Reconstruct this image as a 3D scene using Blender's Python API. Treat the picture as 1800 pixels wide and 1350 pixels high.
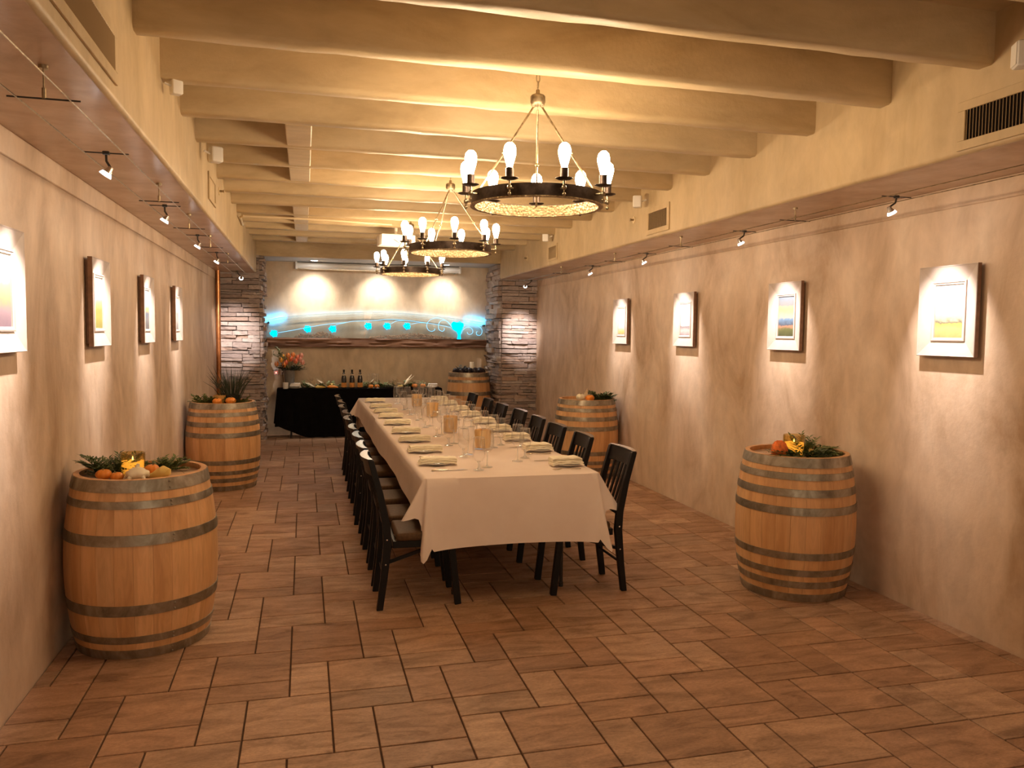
import bpy, bmesh, math, random
from mathutils import Matrix, Vector, Euler, noise as mnoise
rnd = random.Random(7)
PI = math.pi
for o in list(bpy.data.objects): bpy.data.objects.remove(o)
SC = bpy.context.scene
COL = SC.collection
# ------------------------------------------------------------------ camera
cd = bpy.data.cameras.new('camera'); cam = bpy.data.objects.new('camera', cd); COL.objects.link(cam)
cd.sensor_fit = 'HORIZONTAL'; cd.sensor_width = 36.0; cd.lens = 1395.0/1800.0*36.0
cd.clip_start = 0.05; cd.clip_end = 100
RIGHT = Vector((0.9675315, -0.2524968, 0.0113218)); UP = Vector((0.0049949, 0.0638872, 0.9979446)); FWD = Vector((0.2527011, 0.9654863, -0.0630741))
mw = Matrix.Identity(4)
for i in range(3):
    mw[i][0] = RIGHT[i]; mw[i][1] = UP[i]; mw[i][2] = -FWD[i]
mw[2][3] = 1.73
cam.matrix_world = mw
SC.camera = cam
# ------------------------------------------------------------------ world, exposure, light levels
w = bpy.data.worlds.new('world'); SC.world = w; w.use_nodes = True
w.node_tree.nodes['Background'].inputs[0].default_value = (1.0, 0.75, 0.5, 1)
w.node_tree.nodes['Background'].inputs[1].default_value = 0.28  # warm fill added, entering the open end to brighten the nearest beams
SC.view_settings.view_transform = 'Standard'; SC.view_settings.look = 'None'
SC.view_settings.gamma = 1.0; SC.view_settings.use_curve_mapping = False
SC.view_settings.exposure = 1.56
BULB_STRENGTH = 46.0; BULB_COL = (1.0, 0.73, 0.45)
SPOT_W = 42.0; SPOT_COL = (1.0, 0.87, 0.81)
DOWN_W = 30.0; DOWN_COL = (1.0, 0.86, 0.72)
BLUE = (0.02, 0.42, 1.0)
SC.cycles.max_bounces = 10; SC.cycles.diffuse_bounces = 5; SC.cycles.transparent_max_bounces = 24
SC.cycles.transmission_bounces = 10; SC.cycles.glossy_bounces = 4
SC.cycles.sample_clamp_indirect = 6.0; SC.cycles.use_denoising = True
SC.cycles.caustics_reflective = False; SC.cycles.caustics_refractive = False

# ------------------------------------------------------------------ materials
MATS = {}
class NT:
    def __init__(s, name):
        s.m = bpy.data.materials.new(name); s.m.use_nodes = True
        s.t = s.m.node_tree; s.t.nodes.clear()
        s.out = s.n('ShaderNodeOutputMaterial')
    def n(s, typ, **kw):
        nd = s.t.nodes.new(typ)
        for k, v in kw.items():
            if k.startswith('i_'):
                key = k[2:]; key = int(key) if key.isdigit() else key.replace('_', ' ')
                nd.inputs[key].default_value = v
            else: setattr(nd, k, v)
        return nd
    def l(s, a, b): s.t.links.new(a, b)
    def bsdf(s, **kw):
        b = s.n('ShaderNodeBsdfPrincipled')
        for k, v in kw.items(): b.inputs[k.replace('_', ' ')].default_value = v
        s.l(b.outputs[0], s.out.inputs[0]); s.b = b; return b
    def coord(s, kind='Object', scale=(1, 1, 1)):
        if kind == 'World':
            g = s.n('ShaderNodeNewGeometry'); src = g.outputs['Position']
        else:
            tc = s.n('ShaderNodeTexCoord'); src = tc.outputs[kind]
        mp = s.n('ShaderNodeMapping'); mp.inputs['Scale'].default_value = scale
        s.l(src, mp.inputs[0]); return mp.outputs[0]
    def noise(s, vec, scale, detail=4, rough=.55, dist=0.0):
        nd = s.n('ShaderNodeTexNoise'); nd.inputs['Scale'].default_value = scale
        nd.inputs['Detail'].default_value = detail; nd.inputs['Roughness'].default_value = rough
        nd.inputs['Distortion'].default_value = dist
        s.l(vec, nd.inputs['Vector']); return nd.outputs['Fac']
    def ramp(s, fac, stops):
        r = s.n('ShaderNodeValToRGB'); cr = r.color_ramp
        while len(cr.elements) < len(stops): cr.elements.new(.5)
        for e, (p, c) in zip(cr.elements, stops): e.position = p; e.color = (*c, 1) if len(c) == 3 else c
        s.l(fac, r.inputs[0]); return r.outputs[0]
    def mix(s, fac, a, b, mode='MIX'):
        mx = s.n('ShaderNodeMix', data_type='RGBA', blend_type=mode)
        for sock, v in ((mx.inputs[0], fac), (mx.inputs[6], a), (mx.inputs[7], b)):
            if isinstance(v, (int, float)): sock.default_value = v
            elif isinstance(v, tuple): sock.default_value = (*v, 1) if len(v) == 3 else v
            else: s.l(v, sock)
        return mx.outputs[2]
    def bump(s, h, strength=.3, dist=.01):
        b = s.n('ShaderNodeBump'); b.inputs['Strength'].default_value = strength; b.inputs['Distance'].default_value = dist
        s.l(h, b.inputs['Height']); s.l(b.outputs[0], s.b.inputs['Normal'])
def simple(name, col, rough=.5, metal=0.0, spec=None, nscale=None, namt=.15, coat=0, bump=0):
    if name in MATS: return MATS[name]
    t = NT(name); b = t.bsdf(Roughness=rough, Metallic=metal)
    if coat: b.inputs['Coat Weight'].default_value = coat; b.inputs['Coat Roughness'].default_value = .08
    if spec is not None: b.inputs['Specular IOR Level'].default_value = spec
    if nscale:
        f = t.noise(t.coord(), nscale)
        c = t.ramp(f, [(.3, tuple(v*(1-namt) for v in col)), (.7, tuple(min(1, v*(1+namt)) for v in col))])
        t.l(c, b.inputs['Base Color'])
        if bump: t.bump(f, bump, .004)
    else: b.inputs['Base Color'].default_value = (*col, 1)
    MATS[name] = t.m; return t.m
def emis(name, col, strength):
    if name in MATS: return MATS[name]
    t = NT(name); e = t.n('ShaderNodeEmission'); e.inputs[0].default_value = (*col, 1); e.inputs[1].default_value = strength
    t.l(e.outputs[0], t.out.inputs[0]); MATS[name] = t.m; return t.m
def plaster(name, light, mid, dark, scale=1.0, rough=.55, bump=.25, streak=(1, 1, .55)):
    t = NT(name); b = t.bsdf(Roughness=rough)
    b.inputs['Specular IOR Level'].default_value = .3
    v = t.coord('World', streak)
    big = t.noise(v, 1.3*scale, 6, .62, .7); fine = t.noise(v, 6*scale, 5, .6, .4)
    c1 = t.ramp(big, [(.30, dark), (.47, mid), (.66, light)])
    c2 = t.ramp(fine, [(.3, (.72, .72, .72)), (.62, (1, 1, 1))])
    t.l(t.mix(.55, c1, c2, 'MULTIPLY'), b.inputs['Base Color'])
    t.bump(t.noise(t.coord('World'), 22*scale, 5, .6), bump, .006)
    MATS[name] = t.m; return t.m
M_WALL = plaster('wall_plaster', (.77, .62, .485), (.65, .49, .355), (.45, .305, .19), 1.25, .5, .3)
M_CEIL = plaster('ceiling_plaster', (.62, .495, .315), (.54, .415, .245), (.44, .325, .18), 1.6, .45, .35, (.35, 1, 1))
M_SOFF = plaster('soffit_plaster', (.66, .49, .36), (.58, .41, .29), (.46, .31, .215), 1.2, .24, .06)
M_FASC = plaster('fascia_plaster', (.63, .495, .31), (.56, .43, .255), (.47, .35, .195), 1.3, .5, .2)
M_BACK = plaster('alcove_plaster', (.80, .68, .52), (.72, .58, .42), (.60, .46, .31), 1.2, .5, .15)
def mat_tile():
    t = NT('floor_tile'); b = t.bsdf(Roughness=.5)
    oi = t.n('ShaderNodeObjectInfo'); at = t.n('ShaderNodeAttribute'); at.attribute_name = 'tint'
    ad = t.n('ShaderNodeMath', operation='ADD'); t.l(oi.outputs['Random'], ad.inputs[0]); t.l(at.outputs['Fac'], ad.inputs[1])
    fr = t.n('ShaderNodeMath', operation='FRACT'); t.l(ad.outputs[0], fr.inputs[0])
    base = t.ramp(fr.outputs[0], [(0, (.33, .185, .105)), (.3, (.46, .275, .17)), (.55, (.37, .215, .125)), (.8, (.53, .345, .225)), (1, (.34, .21, .13))])
    v = t.coord('World', (1, 3.2, 1))
    f1 = t.noise(v, 3.3, 6, .65, .9); f2 = t.noise(t.coord('World', (2, 5, 1)), 26, 5, .7, .6)
    c = t.mix(.75, base, t.ramp(f1, [(.32, (.45, .40, .37)), (.48, (.92, .92, .92)), (.66, (1.3, 1.3, 1.3))]), 'MULTIPLY')
    c = t.mix(.6, c, t.ramp(f2, [(.35, (.62, .6, .58)), (.6, (1.12, 1.1, 1.08))]), 'MULTIPLY')
    t.l(c, b.inputs['Base Color'])
    r = t.ramp(f1, [(.3, (.62, .62, .62)), (.7, (.40, .40, .40))]); t.l(r, b.inputs['Roughness'])
    t.bump(f2, .35, .004); MATS['tile'] = t.m; return t.m
M_TILE = mat_tile()
M_GROUT = simple('grout', (.11, .06, .035), .9, nscale=30)
def mat_stone():
    t = NT('ledger_stone'); b = t.bsdf(Roughness=.75)
    oi = t.n('ShaderNodeObjectInfo')
    base = t.ramp(oi.outputs['Random'], [(0, (.33, .26, .235)), (.25, (.46, .38, .34)), (.45, (.38, .29, .25)), (.62, (.52, .45, .41)), (.8, (.44, .31, .24)), (1, (.28, .235, .225))])
    f = t.noise(t.coord('World', (3, 3, 14)), 5, 6, .7, .6)
    t.l(t.mix(.7, base, t.ramp(f, [(.3, (.5, .5, .5)), (.65, (1.2, 1.2, 1.2))]), 'MULTIPLY'), b.inputs['Base Color'])
    t.bump(t.noise(t.coord('World', (1, 1, 3)), 35, 5, .7), .6, .01); MATS['stone'] = t.m; return t.m
M_STONE = mat_stone()
def mat_oak(name, cols, scale=(1, 1, .12), rough=.45, rand=.3):
    t = NT(name); b = t.bsdf(Roughness=rough)
    oi = t.n('ShaderNodeObjectInfo')
    v = t.coord('Object', scale)
    ad = t.n('ShaderNodeVectorMath', operation='ADD'); t.l(v, ad.inputs[0]); t.l(oi.outputs['Random'], ad.inputs[1])
    f = t.noise(ad.outputs[0], 28, 6, .6, 1.2); g = t.noise(ad.outputs[0], 7, 4, .5, .6)
    c = t.ramp(g, [(.3, cols[0]), (.5, cols[1]), (.7, cols[2])])
    c = t.mix(.5, c, t.ramp(f, [(.3, (.7, .66, .62)), (.6, (1.08, 1.08, 1.08))]), 'MULTIPLY')
    rr = t.ramp(oi.outputs['Random'], [(0, (1-rand,)*3), (1, (1.08,)*3)])
    t.l(t.mix(1.0, c, rr, 'MULTIPLY'), b.inputs['Base Color'])
    t.bump(f, .15, .003); MATS[name] = t.m; return t.m
M_OAK = mat_oak('barrel_oak', [(.60, .315, .13), (.70, .40, .185), (.76, .46, .23)], rand=.12)
M_OAKTOP = mat_oak('barrel_head_oak', [(.52, .33, .19), (.62, .42, .26), (.68, .48, .31)], (.12, 1, 1))
M_BEAMWOOD = mat_oak('rough_beam_wood', [(.10, .045, .022), (.20, .09, .045), (.34, .19, .11)], (.10, 1.2, 2.2), .7)
def mat_hoop():
    t = NT('galvanised_hoop'); b = t.bsdf(Metallic=.8, Roughness=.42)
    f = t.noise(t.coord('Object', (1, 1, .6)), 9, 5, .65, .6)
    t.l(t.ramp(f, [(.3, (.20, .16, .115)), (.5, (.32, .275, .21)), (.72, (.48, .43, .35))]), b.inputs['Base Color'])
    t.l(t.ramp(f, [(.3, (.6, .6, .6)), (.7, (.33, .33, .33))]), b.inputs['Roughness']); MATS['hoop'] = t.m; return t.m
M_HOOP = mat_hoop()
M_BLACKWOOD = simple('espresso_wood', (.008, .006, .0055), .42, spec=.25)
M_VARNISH = simple('varnished_rail_top', (.02, .016, .015), .16, coat=1.0)
M_LEATHER = simple('brown_vinyl', (.105, .060, .032), .55, spec=.1, nscale=60, namt=.2, bump=.2)
M_STEEL = simple('brushed_steel', (.62, .60, .57), .25, 1.0)
M_DARKSTEEL = simple('dark_steel', (.06, .055, .05), .4, .8)
def mat_cloth():
    t = NT('white_linen'); b = t.bsdf(Roughness=.8)
    b.inputs['Sheen Weight'].default_value = .15
    f = t.noise(t.coord('World'), 3.5, 4); c = t.ramp(f, [(.3, (.74, .615, .535)), (.7, (.81, .69, .61))])
    t.l(c, b.inputs['Base Color'])
    t.bump(t.noise(t.coord('World'), 420, 2), .12, .001); MATS['linen'] = t.m; return t.m
M_LINEN = mat_cloth()
M_NAPKIN = simple('ivory_napkin', (.86, .79, .62), .85, nscale=25, namt=.06)
M_BLACKCLOTH = simple('black_cloth', (.004, .0035, .004), .9, spec=.08, nscale=12, namt=.3)
M_PORCELAIN = simple('white_porcelain', (.86, .83, .78), .18)
M_CUTLERY = simple('polished_cutlery', (.75, .71, .64), .16, 1.0)
def mat_glass(name, tint=(1, 1, 1), gl=.11, dens=.04, dcol=(.9, .9, .88)):
    t = NT(name)
    tr = t.n('ShaderNodeBsdfTransparent'); tr.inputs[0].default_value = (*tint, 1)
    g = t.n('ShaderNodeBsdfGlossy'); g.inputs['Roughness'].default_value = .03
    lw = t.n('ShaderNodeLayerWeight'); lw.inputs[0].default_value = .35
    ma = t.n('ShaderNodeMath', operation='MULTIPLY_ADD'); pw = t.n('ShaderNodeMath', operation='POWER'); t.l(lw.outputs['Facing'], pw.inputs[0]); pw.inputs[1].default_value = 1.7; t.l(pw.outputs[0], ma.inputs[0]); ma.inputs[1].default_value = .65; ma.inputs[2].default_value = gl*.35
    d = t.n('ShaderNodeBsdfDiffuse'); d.inputs[0].default_value = (*dcol, 1)
    m1 = t.n('ShaderNodeMixShader'); m1.inputs[0].default_value = dens; t.l(tr.outputs[0], m1.inputs[1]); t.l(d.outputs[0], m1.inputs[2])
    m2 = t.n('ShaderNodeMixShader'); t.l(ma.outputs[0], m2.inputs[0]); t.l(m1.outputs[0], m2.inputs[1]); t.l(g.outputs[0], m2.inputs[2])
    t.l(m2.outputs[0], t.out.inputs[0]); MATS[name] = t.m; return t.m
M_GLASS = mat_glass('clear_glass', (.992, .992, .99), .12, .03, (.95, .92, .86))
M_GLASSGLINT = mat_glass('glint_whitened_glass', (.98, .98, .97), .2, .38, (.95, .92, .87))  # whitish diffuse share paints the glints on rims, stems and feet
M_PANE = mat_glass('etched_pane', (.90, .94, .95), .10, .07, (.80, .85, .86))
M_AMBERGLASS = mat_glass('amber_tinted_glass', (.96, .86, .60), .10, .04, (.7, .5, .22))
M_AMBER = mat_oak('amber_striped_glass', [(.52, .30, .10), (.66, .42, .17), (.74, .52, .26)], (2.5, 2.5, .25), .15, .05)
M_BRONZE = simple('aged_bronze', (.055, .038, .030), .42, .75, nscale=25, namt=.5)
M_BRASS = simple('antique_brass', (.34, .27, .17), .35, .9, nscale=40, namt=.4)
def mat_hammer():
    t = NT('hammered_gold'); b = t.bsdf(Metallic=.7, Roughness=.45)
    vo = t.n('ShaderNodeTexVoronoi'); vo.inputs['Scale'].default_value = 70; t.l(t.coord(), vo.inputs['Vector'])
    t.l(t.ramp(vo.outputs['Distance'], [(.1, (.62, .50, .30)), (.55, (.30, .22, .12))]), b.inputs['Base Color'])
    t.bump(vo.outputs['Distance'], .6, .01); MATS['hammer'] = t.m; return t.m
M_HAMMER = mat_hammer()
M_BULB = emis('glowing_bulb', BULB_COL, BULB_STRENGTH)
M_LENS = emis('spot_lens', (1, .93, .86), 40)
M_REFL = emis('glass_reflector_glow', (1, .92, .86), 2.2)
M_DOWN = emis('downlight_lens', (1, .95, .88), 25)
M_FRAME = simple('whitewashed_frame', (.52, .44, .385), .5, nscale=14, namt=.06)
M_FRAMESIDE = simple('brown_frame_edge', (.22, .115, .065), .5, nscale=30)
M_WHITEPLASTIC = simple('white_plastic', (.80, .78, .74), .35)
M_CREAMPLASTIC = simple('painted_metal_cream', (.72, .58, .36), .4)
M_DARKVOID = simple('dark_duct', (.02, .014, .01), .9)
M_SLAT = simple('vent_blade', (.46, .33, .18), .5, .2)
M_COPPER = simple('copper_pipe', (.52, .22, .09), .3, .9, nscale=10, namt=.3)
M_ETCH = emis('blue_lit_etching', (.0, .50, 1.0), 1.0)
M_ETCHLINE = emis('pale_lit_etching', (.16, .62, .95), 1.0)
M_ETCHGREY = simple('frosted_line', (.55, .60, .60), .7)
M_LED = emis('blue_led_strip', BLUE, 110)
M_REDLED = emis('red_indicator', (1, .08, .05), 8)
M_ORANGE = simple('pumpkin_skin', (.80, .27, .03), .45, nscale=9, namt=.15)
M_WHITEGOURD = simple('white_gourd_skin', (.80, .72, .52), .5, nscale=9, namt=.1)
M_YELLOWGOURD = simple('yellow_gourd_skin', (.75, .52, .14), .5, nscale=9, namt=.15)
M_STEMWOOD = simple('dry_stem', (.22, .17, .07), .8)
M_HUSK = simple('dry_husk', (.80, .69, .50), .8, nscale=30, namt=.15)
def mat_leaf(name, a, b2):
    t = NT(name); b = t.bsdf(Roughness=.5)
    f = t.noise(t.coord('World'), 30, 3)
    t.l(t.ramp(f, [(.3, a), (.7, b2)]), b.inputs['Base Color']); MATS[name] = t.m; return t.m
M_LEAF = mat_leaf('green_leaf', (.035, .065, .018), (.13, .17, .055))
M_FERN = mat_leaf('fern_leaf', (.06, .10, .02), (.20, .24, .07))
M_DARKLEAF = mat_leaf('dark_leaf', (.012, .02, .010), (.05, .065, .035))
M_EUCA = mat_leaf('eucalyptus_leaf', (.11, .16, .06), (.30, .34, .17))
M_CANDLE = simple('candle_wax', (.86, .78, .62), .5)
def mat_glow(name, col, e, strength):
    t = NT(name); b = t.bsdf(Roughness=.4); b.inputs['Base Color'].default_value = (*col, 1)
    b.inputs['Emission Color'].default_value = (*e, 1); b.inputs['Emission Strength'].default_value = strength
    MATS[name] = t.m; return t.m
M_LITCANDLE = mat_glow('lit_candle_wax', (.80, .52, .16), (1, .46, .08), .42)
M_FLAME = emis('flame', (1, .55, .15), 4)
M_CELOSIA = simple('celosia_flower', (.70, .16, .03), .8, nscale=40, namt=.4)
M_TULIP = [simple('tulip_'+n, c, .5, nscale=20, namt=.2) for n, c in (('orange', (.86, .26, .05)), ('coral', (.86, .20, .10)), ('pink', (.86, .36, .28)), ('gold', (.88, .40, .05)))]
M_GALV = simple('grey_vase', (.25, .24, .23), .45, .5, nscale=12)
M_BOTTLE = simple('dark_bottle_glass', (.012, .010, .008), .08, coat=.6)
M_FOIL = simple('black_foil', (.02, .017, .015), .3, .5)
M_LABEL = simple('orange_label', (.62, .27, .06), .6, nscale=25)
M_LABELNECK = simple('neck_label', (.70, .52, .34), .6)
M_CORK = simple('cork', (.52, .30, .17), .85, nscale=70, namt=.35)
M_GRAPE = simple('dark_plum', (.022, .014, .018), .4, nscale=30)
M_BOWL = simple('orange_bowl', (.62, .34, .10), .35, nscale=10)

# ------------------------------------------------------------------ mesh helpers
def BM(): return bmesh.new()
def add_box(bm, c, s, rot=None, bevel=0, seg=2):
    r = bmesh.ops.create_cube(bm, size=1.0)
    vs = r['verts']
    for v in vs: v.co = Vector((v.co.x*s[0], v.co.y*s[1], v.co.z*s[2]))
    if bevel:
        es = list({e for v in vs for e in v.link_edges})
        rb = bmesh.ops.bevel(bm, geom=es, offset=bevel, segments=seg, affect='EDGES', profile=.6)
        vs = list({v for f in rb['faces'] for v in f.verts} | {v for v in vs if v.is_valid})
    M = Matrix.Translation(Vector(c)) @ (rot.to_matrix().to_4x4() if rot else Matrix.Identity(4))
    for v in vs: v.co = M @ v.co
    return vs
def add_cyl(bm, p0, p1, r0, r1=None, n=12, caps=True):
    p0 = Vector(p0); p1 = Vector(p1); r1 = r0 if r1 is None else r1
    d = (p1-p0); q = Vector((0, 0, 1)).rotation_difference(d.normalized())
    a = []; b = []
    for i in range(n):
        t = 2*PI*i/n; e = q @ Vector((math.cos(t), math.sin(t), 0))
        a.append(bm.verts.new(p0+e*r0)); b.append(bm.verts.new(p1+e*r1))
    for i in range(n): bm.faces.new((a[i], a[(i+1) % n], b[(i+1) % n], b[i]))
    if caps: bm.faces.new(a[::-1]); bm.faces.new(b)
def add_lathe(bm, prof, n=24, c=(0, 0, 0), closed=False, a0=0, a1=2*PI):
    c = Vector(c); rings = []
    full = abs(a1-a0-2*PI) < 1e-6; m = n if full else n+1
    for r, z in prof:
        if r < 1e-6 and full: rings.append([bm.verts.new(c+Vector((0, 0, z)))])
        else: rings.append([bm.verts.new(c+Vector((r*math.cos(a0+(a1-a0)*i/n), r*math.sin(a0+(a1-a0)*i/n), z))) for i in range(m)])
    pairs = list(zip(rings, rings[1:]))
    if closed: pairs.append((rings[-1], rings[0]))
    for A, B in pairs:
        for i in range(n):
            j = (i+1) % n if full else i+1
            if len(A) == 1 and len(B) == 1: continue
            if len(A) == 1: bm.faces.new((A[0], B[j], B[i])) if True else None
            elif len(B) == 1: bm.faces.new((A[i], A[j], B[0]))
            else: bm.faces.new((A[i], A[j], B[j], B[i]))
def add_tube(bm, pts, r, n=8, radii=None, flat=1.0):
    pts = [Vector(p) for p in pts]; rings = []
    up = Vector((0, 0, 1)); prev = None
    for i, p in enumerate(pts):
        d = (pts[min(i+1, len(pts)-1)]-pts[max(i-1, 0)]).normalized()
        if prev is None:
            s = d.cross(up)
            if s.length < 1e-3: s = d.cross(Vector((1, 0, 0)))
        else: s = prev - d*prev.dot(d)
        s.normalize(); prev = s; u = s.cross(d)
        rr = radii[i] if radii else r
        rings.append([bm.verts.new(p+(s*math.cos(2*PI*k/n)+u*math.sin(2*PI*k/n)*flat)*rr) for k in range(n)])
    for A, B in zip(rings, rings[1:]):
        for k in range(n): bm.faces.new((A[k], A[(k+1) % n], B[(k+1) % n], B[k]))
    bm.faces.new(rings[0][::-1]); bm.faces.new(rings[-1])
def add_ell(bm, c, s, u=14, v=9, rot=None, fn=None):
    r = bmesh.ops.create_uvsphere(bm, u_segments=u, v_segments=v, radius=1.0)
    M = rot.to_matrix() if rot else Matrix.Identity(3)
    for x in r['verts']:
        p = x.co.copy()
        if fn: p = fn(p)
        x.co = Vector(c)+M @ Vector((p.x*s[0], p.y*s[1], p.z*s[2]))
def add_quad(bm, pts): bm.faces.new([bm.verts.new(Vector(p)) for p in pts])
def mesh_of(name, bm, mat, smooth=False):
    bmesh.ops.recalc_face_normals(bm, faces=bm.faces)
    me = bpy.data.meshes.new(name); bm.to_mesh(me); bm.free()
    for m in (mat if isinstance(mat, (list, tuple)) else [mat]): me.materials.append(m)
    if smooth:
        me.polygons.foreach_set('use_smooth', [True]*len(me.polygons))
        try: me.set_sharp_from_angle(angle=math.radians(smooth if isinstance(smooth, (int, float)) and smooth is not True else 38))
        except Exception: pass
    return me
def link(name, me, parent=None, loc=(0, 0, 0), rot=(0, 0, 0), scale=(1, 1, 1)):
    o = bpy.data.objects.new(name, me); COL.objects.link(o)
    if parent: o.parent = parent
    o.location = loc; o.rotation_euler = rot; o.scale = scale; return o
def obj(name, bm, mat, parent=None, loc=(0, 0, 0), rot=(0, 0, 0), smooth=False, scale=(1, 1, 1)):
    return link(name, mesh_of(name, bm, mat, smooth), parent, loc, rot, scale)
def tag(o, label=None, cat=None, group=None, kind=None):
    if label: o['label'] = label
    if cat: o['category'] = cat
    if group: o['group'] = group
    if kind: o['kind'] = kind
    return o
def thing(name, label, cat, loc=(0, 0, 0), rz=0, group=None, kind=None):
    o = bpy.data.objects.new(name, None); COL.objects.link(o); o.empty_display_size = .1
    o.location = loc; o.rotation_euler = (0, 0, rz); return tag(o, label, cat, group, kind)
KIDS = {}
def dup(root, loc, rz=None, label=None, group=None, kids=None):
    r = root.copy(); COL.objects.link(r); r.location = loc
    if rz is not None: r.rotation_euler = (0, 0, rz)
    if label: r['label'] = label
    if group: r['group'] = group
    def rec(src, dst):
        for ch in src_children(src):
            c = ch.copy(); COL.objects.link(c); c.parent = dst
            c.matrix_parent_inverse = ch.matrix_parent_inverse.copy(); rec(ch, c)
    rec(root, r); return r
CH = {}
def src_children(o):
    if o.name not in CH: CH[o.name] = list(o.children)
    return CH[o.name]
ORD = ['first', 'second', 'third', 'fourth', 'fifth', 'sixth', 'seventh', 'eighth', 'ninth', 'tenth', 'eleventh', 'twelfth', 'thirteenth', 'fourteenth', 'fifteenth']
def area_spot(parent, name, loc, target, watts, col, deg, blend, size=.03):
    ld = bpy.data.lights.new(name, 'SPOT'); ld.energy = watts; ld.color = col; ld.spot_size = math.radians(deg); ld.spot_blend = blend; ld.shadow_soft_size = size
    o = bpy.data.objects.new(name, ld); COL.objects.link(o)
    o.location = loc; o.rotation_euler = (Vector(target)-Vector(loc)).to_track_quat('-Z', 'Y').to_euler()
    return o

# ------------------------------------------------------------------ room
XL, XR = -1.283, 3.77
Y0, YP, YB = -.3, 12.85, 13.80
FL, FR = -.708, 3.14          # fascia planes
ZSL, ZSR = 2.615, 2.635       # undersides of the two soffits
ZC, ZB = 3.26, 3.02           # ceiling slab, beam undersides
def structure(name, label=None):
    pass
bm = BM(); add_box(bm, ((XL+XR)/2, (Y0+YB)/2, -.06), (XR-XL+.4, YB-Y0+.4, .10)); floor = tag(obj('floor', bm, M_GROUT), 'brown stone tile floor laid in a repeating big-small pattern', kind='structure')
# tiles: a repeating unit of one big, one tall and one long tile
WB, WS = .3755, .1878
GAP = .008
def tile_mesh(nm, a, b):
    m = BM(); add_box(m, (a/2, b/2, -.006), (a-GAP, b-GAP, .012), bevel=.0022, seg=1); return mesh_of(nm, m, M_TILE)
T_BIG, T_TALL, T_LONG = tile_mesh('tile_big', WB, WB), tile_mesh('tile_tall', WS, WB), tile_mesh('tile_long', WB, WS)
OX, OY = .673, 3.998
tiles = []
def clip_ok(x, y, a, b): return x < XR and x+a > XL and y < YB and y+b > 1.0
for i in range(-60, 61):
    for j in range(-60, 61):
        bx = OX - i*WB + j*WS; by = OY - i*WB - j*(WB+WS)
        if not (XL-1.2 < bx < XR+1.2 and .2 < by < YB+1.6): continue
        for (x, y, a, b, me) in ((bx, by-WB, WB, WB, T_BIG), (bx, by-WB-WS, WB, WS, T_LONG), (bx-WS, by-WB, WS, WB, T_TALL)):
            if clip_ok(x, y, a, b): tiles.append((x, y, a, b, me))
def clipped(x, y, a, b): return x < XL or x+a > XR or y+b > YB
def in_view(t):
    c = Vector((t[0]+t[2]/2, t[1]+t[3]/2, 0))-Vector((0, 0, 1.73)); d = c.dot(FWD)
    if d < .5: return 0
    u = c.dot(RIGHT)/d; v = c.dot(UP)/d
    if abs(u) > .68 or v < -.52: return 0
    return t[2]*t[3]/d**3
tiles.sort(key=in_view, reverse=True)
nt = 0; rest = []
for t in tiles:
    if nt < 296 and not clipped(*t[:4]) and in_view(t) > 0:
        o = link('tile', t[4], floor, (t[0], t[1], .0005*rnd.uniform(-1, 1)-.0005), (rnd.uniform(-.0015, .0015), rnd.uniform(-.0015, .0015), 0)); nt += 1
    else: rest.append(t)
bm = BM(); tints = []
for (x, y, a, b, me) in rest:
    x0, x1, y0, y1 = max(x, XL), min(x+a, XR), y, min(y+b, YB)
    if x1-x0 < .02 or y1-y0 < .02: continue
    n0 = len(bm.faces); add_box(bm, ((x0+x1)/2, (y0+y1)/2, -.006), (x1-x0-GAP, y1-y0-GAP, .012), bevel=.0022, seg=1)
    tints += [rnd.random()]*(len(bm.faces)-n0)
me = mesh_of('tile_field', bm, M_TILE)
at = me.attributes.new('tint', 'FLOAT', 'FACE'); at.data.foreach_set('value', tints[:len(me.polygons)])
o = link('tile_field', me, floor); o['kind'] = 'stuff'
# walls
def wall(name, x0, x1, y0, y1, z0, z1, mat, label=None):
    b = BM(); add_box(b, ((x0+x1)/2, (y0+y1)/2, (z0+z1)/2), (x1-x0, y1-y0, z1-z0)); o = obj(name, b, mat); o['kind'] = 'structure'
    if label: o['label'] = label
    return o
wl = wall('wall_left', XL-.15, XL, Y0, YB+.1, -.02, ZC+.1, M_WALL, 'mottled tan plaster wall beside the copper pipe')
wr = wall('wall_right', XR, XR+.15, Y0, YB+.1, -.02, ZC+.1, M_WALL, 'mottled tan plaster wall opposite the copper pipe')
wb = wall('wall_back', XL-.15, XR+.15, YB, YB+.15, -.02, ZC+.1, M_BACK, 'plain beige wall of the alcove above the wooden shelf')
for nm, x, zt, par in (('plaster_band', XL+.004, ZSL, wl), ('plaster_band', XR-.004, ZSR, wr)):
    b = BM(); add_box(b, (x, (Y0+YP)/2, zt-.062), (.012, YP-Y0, .124), bevel=.004, seg=1); obj(nm, b, M_WALL, par)
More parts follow.
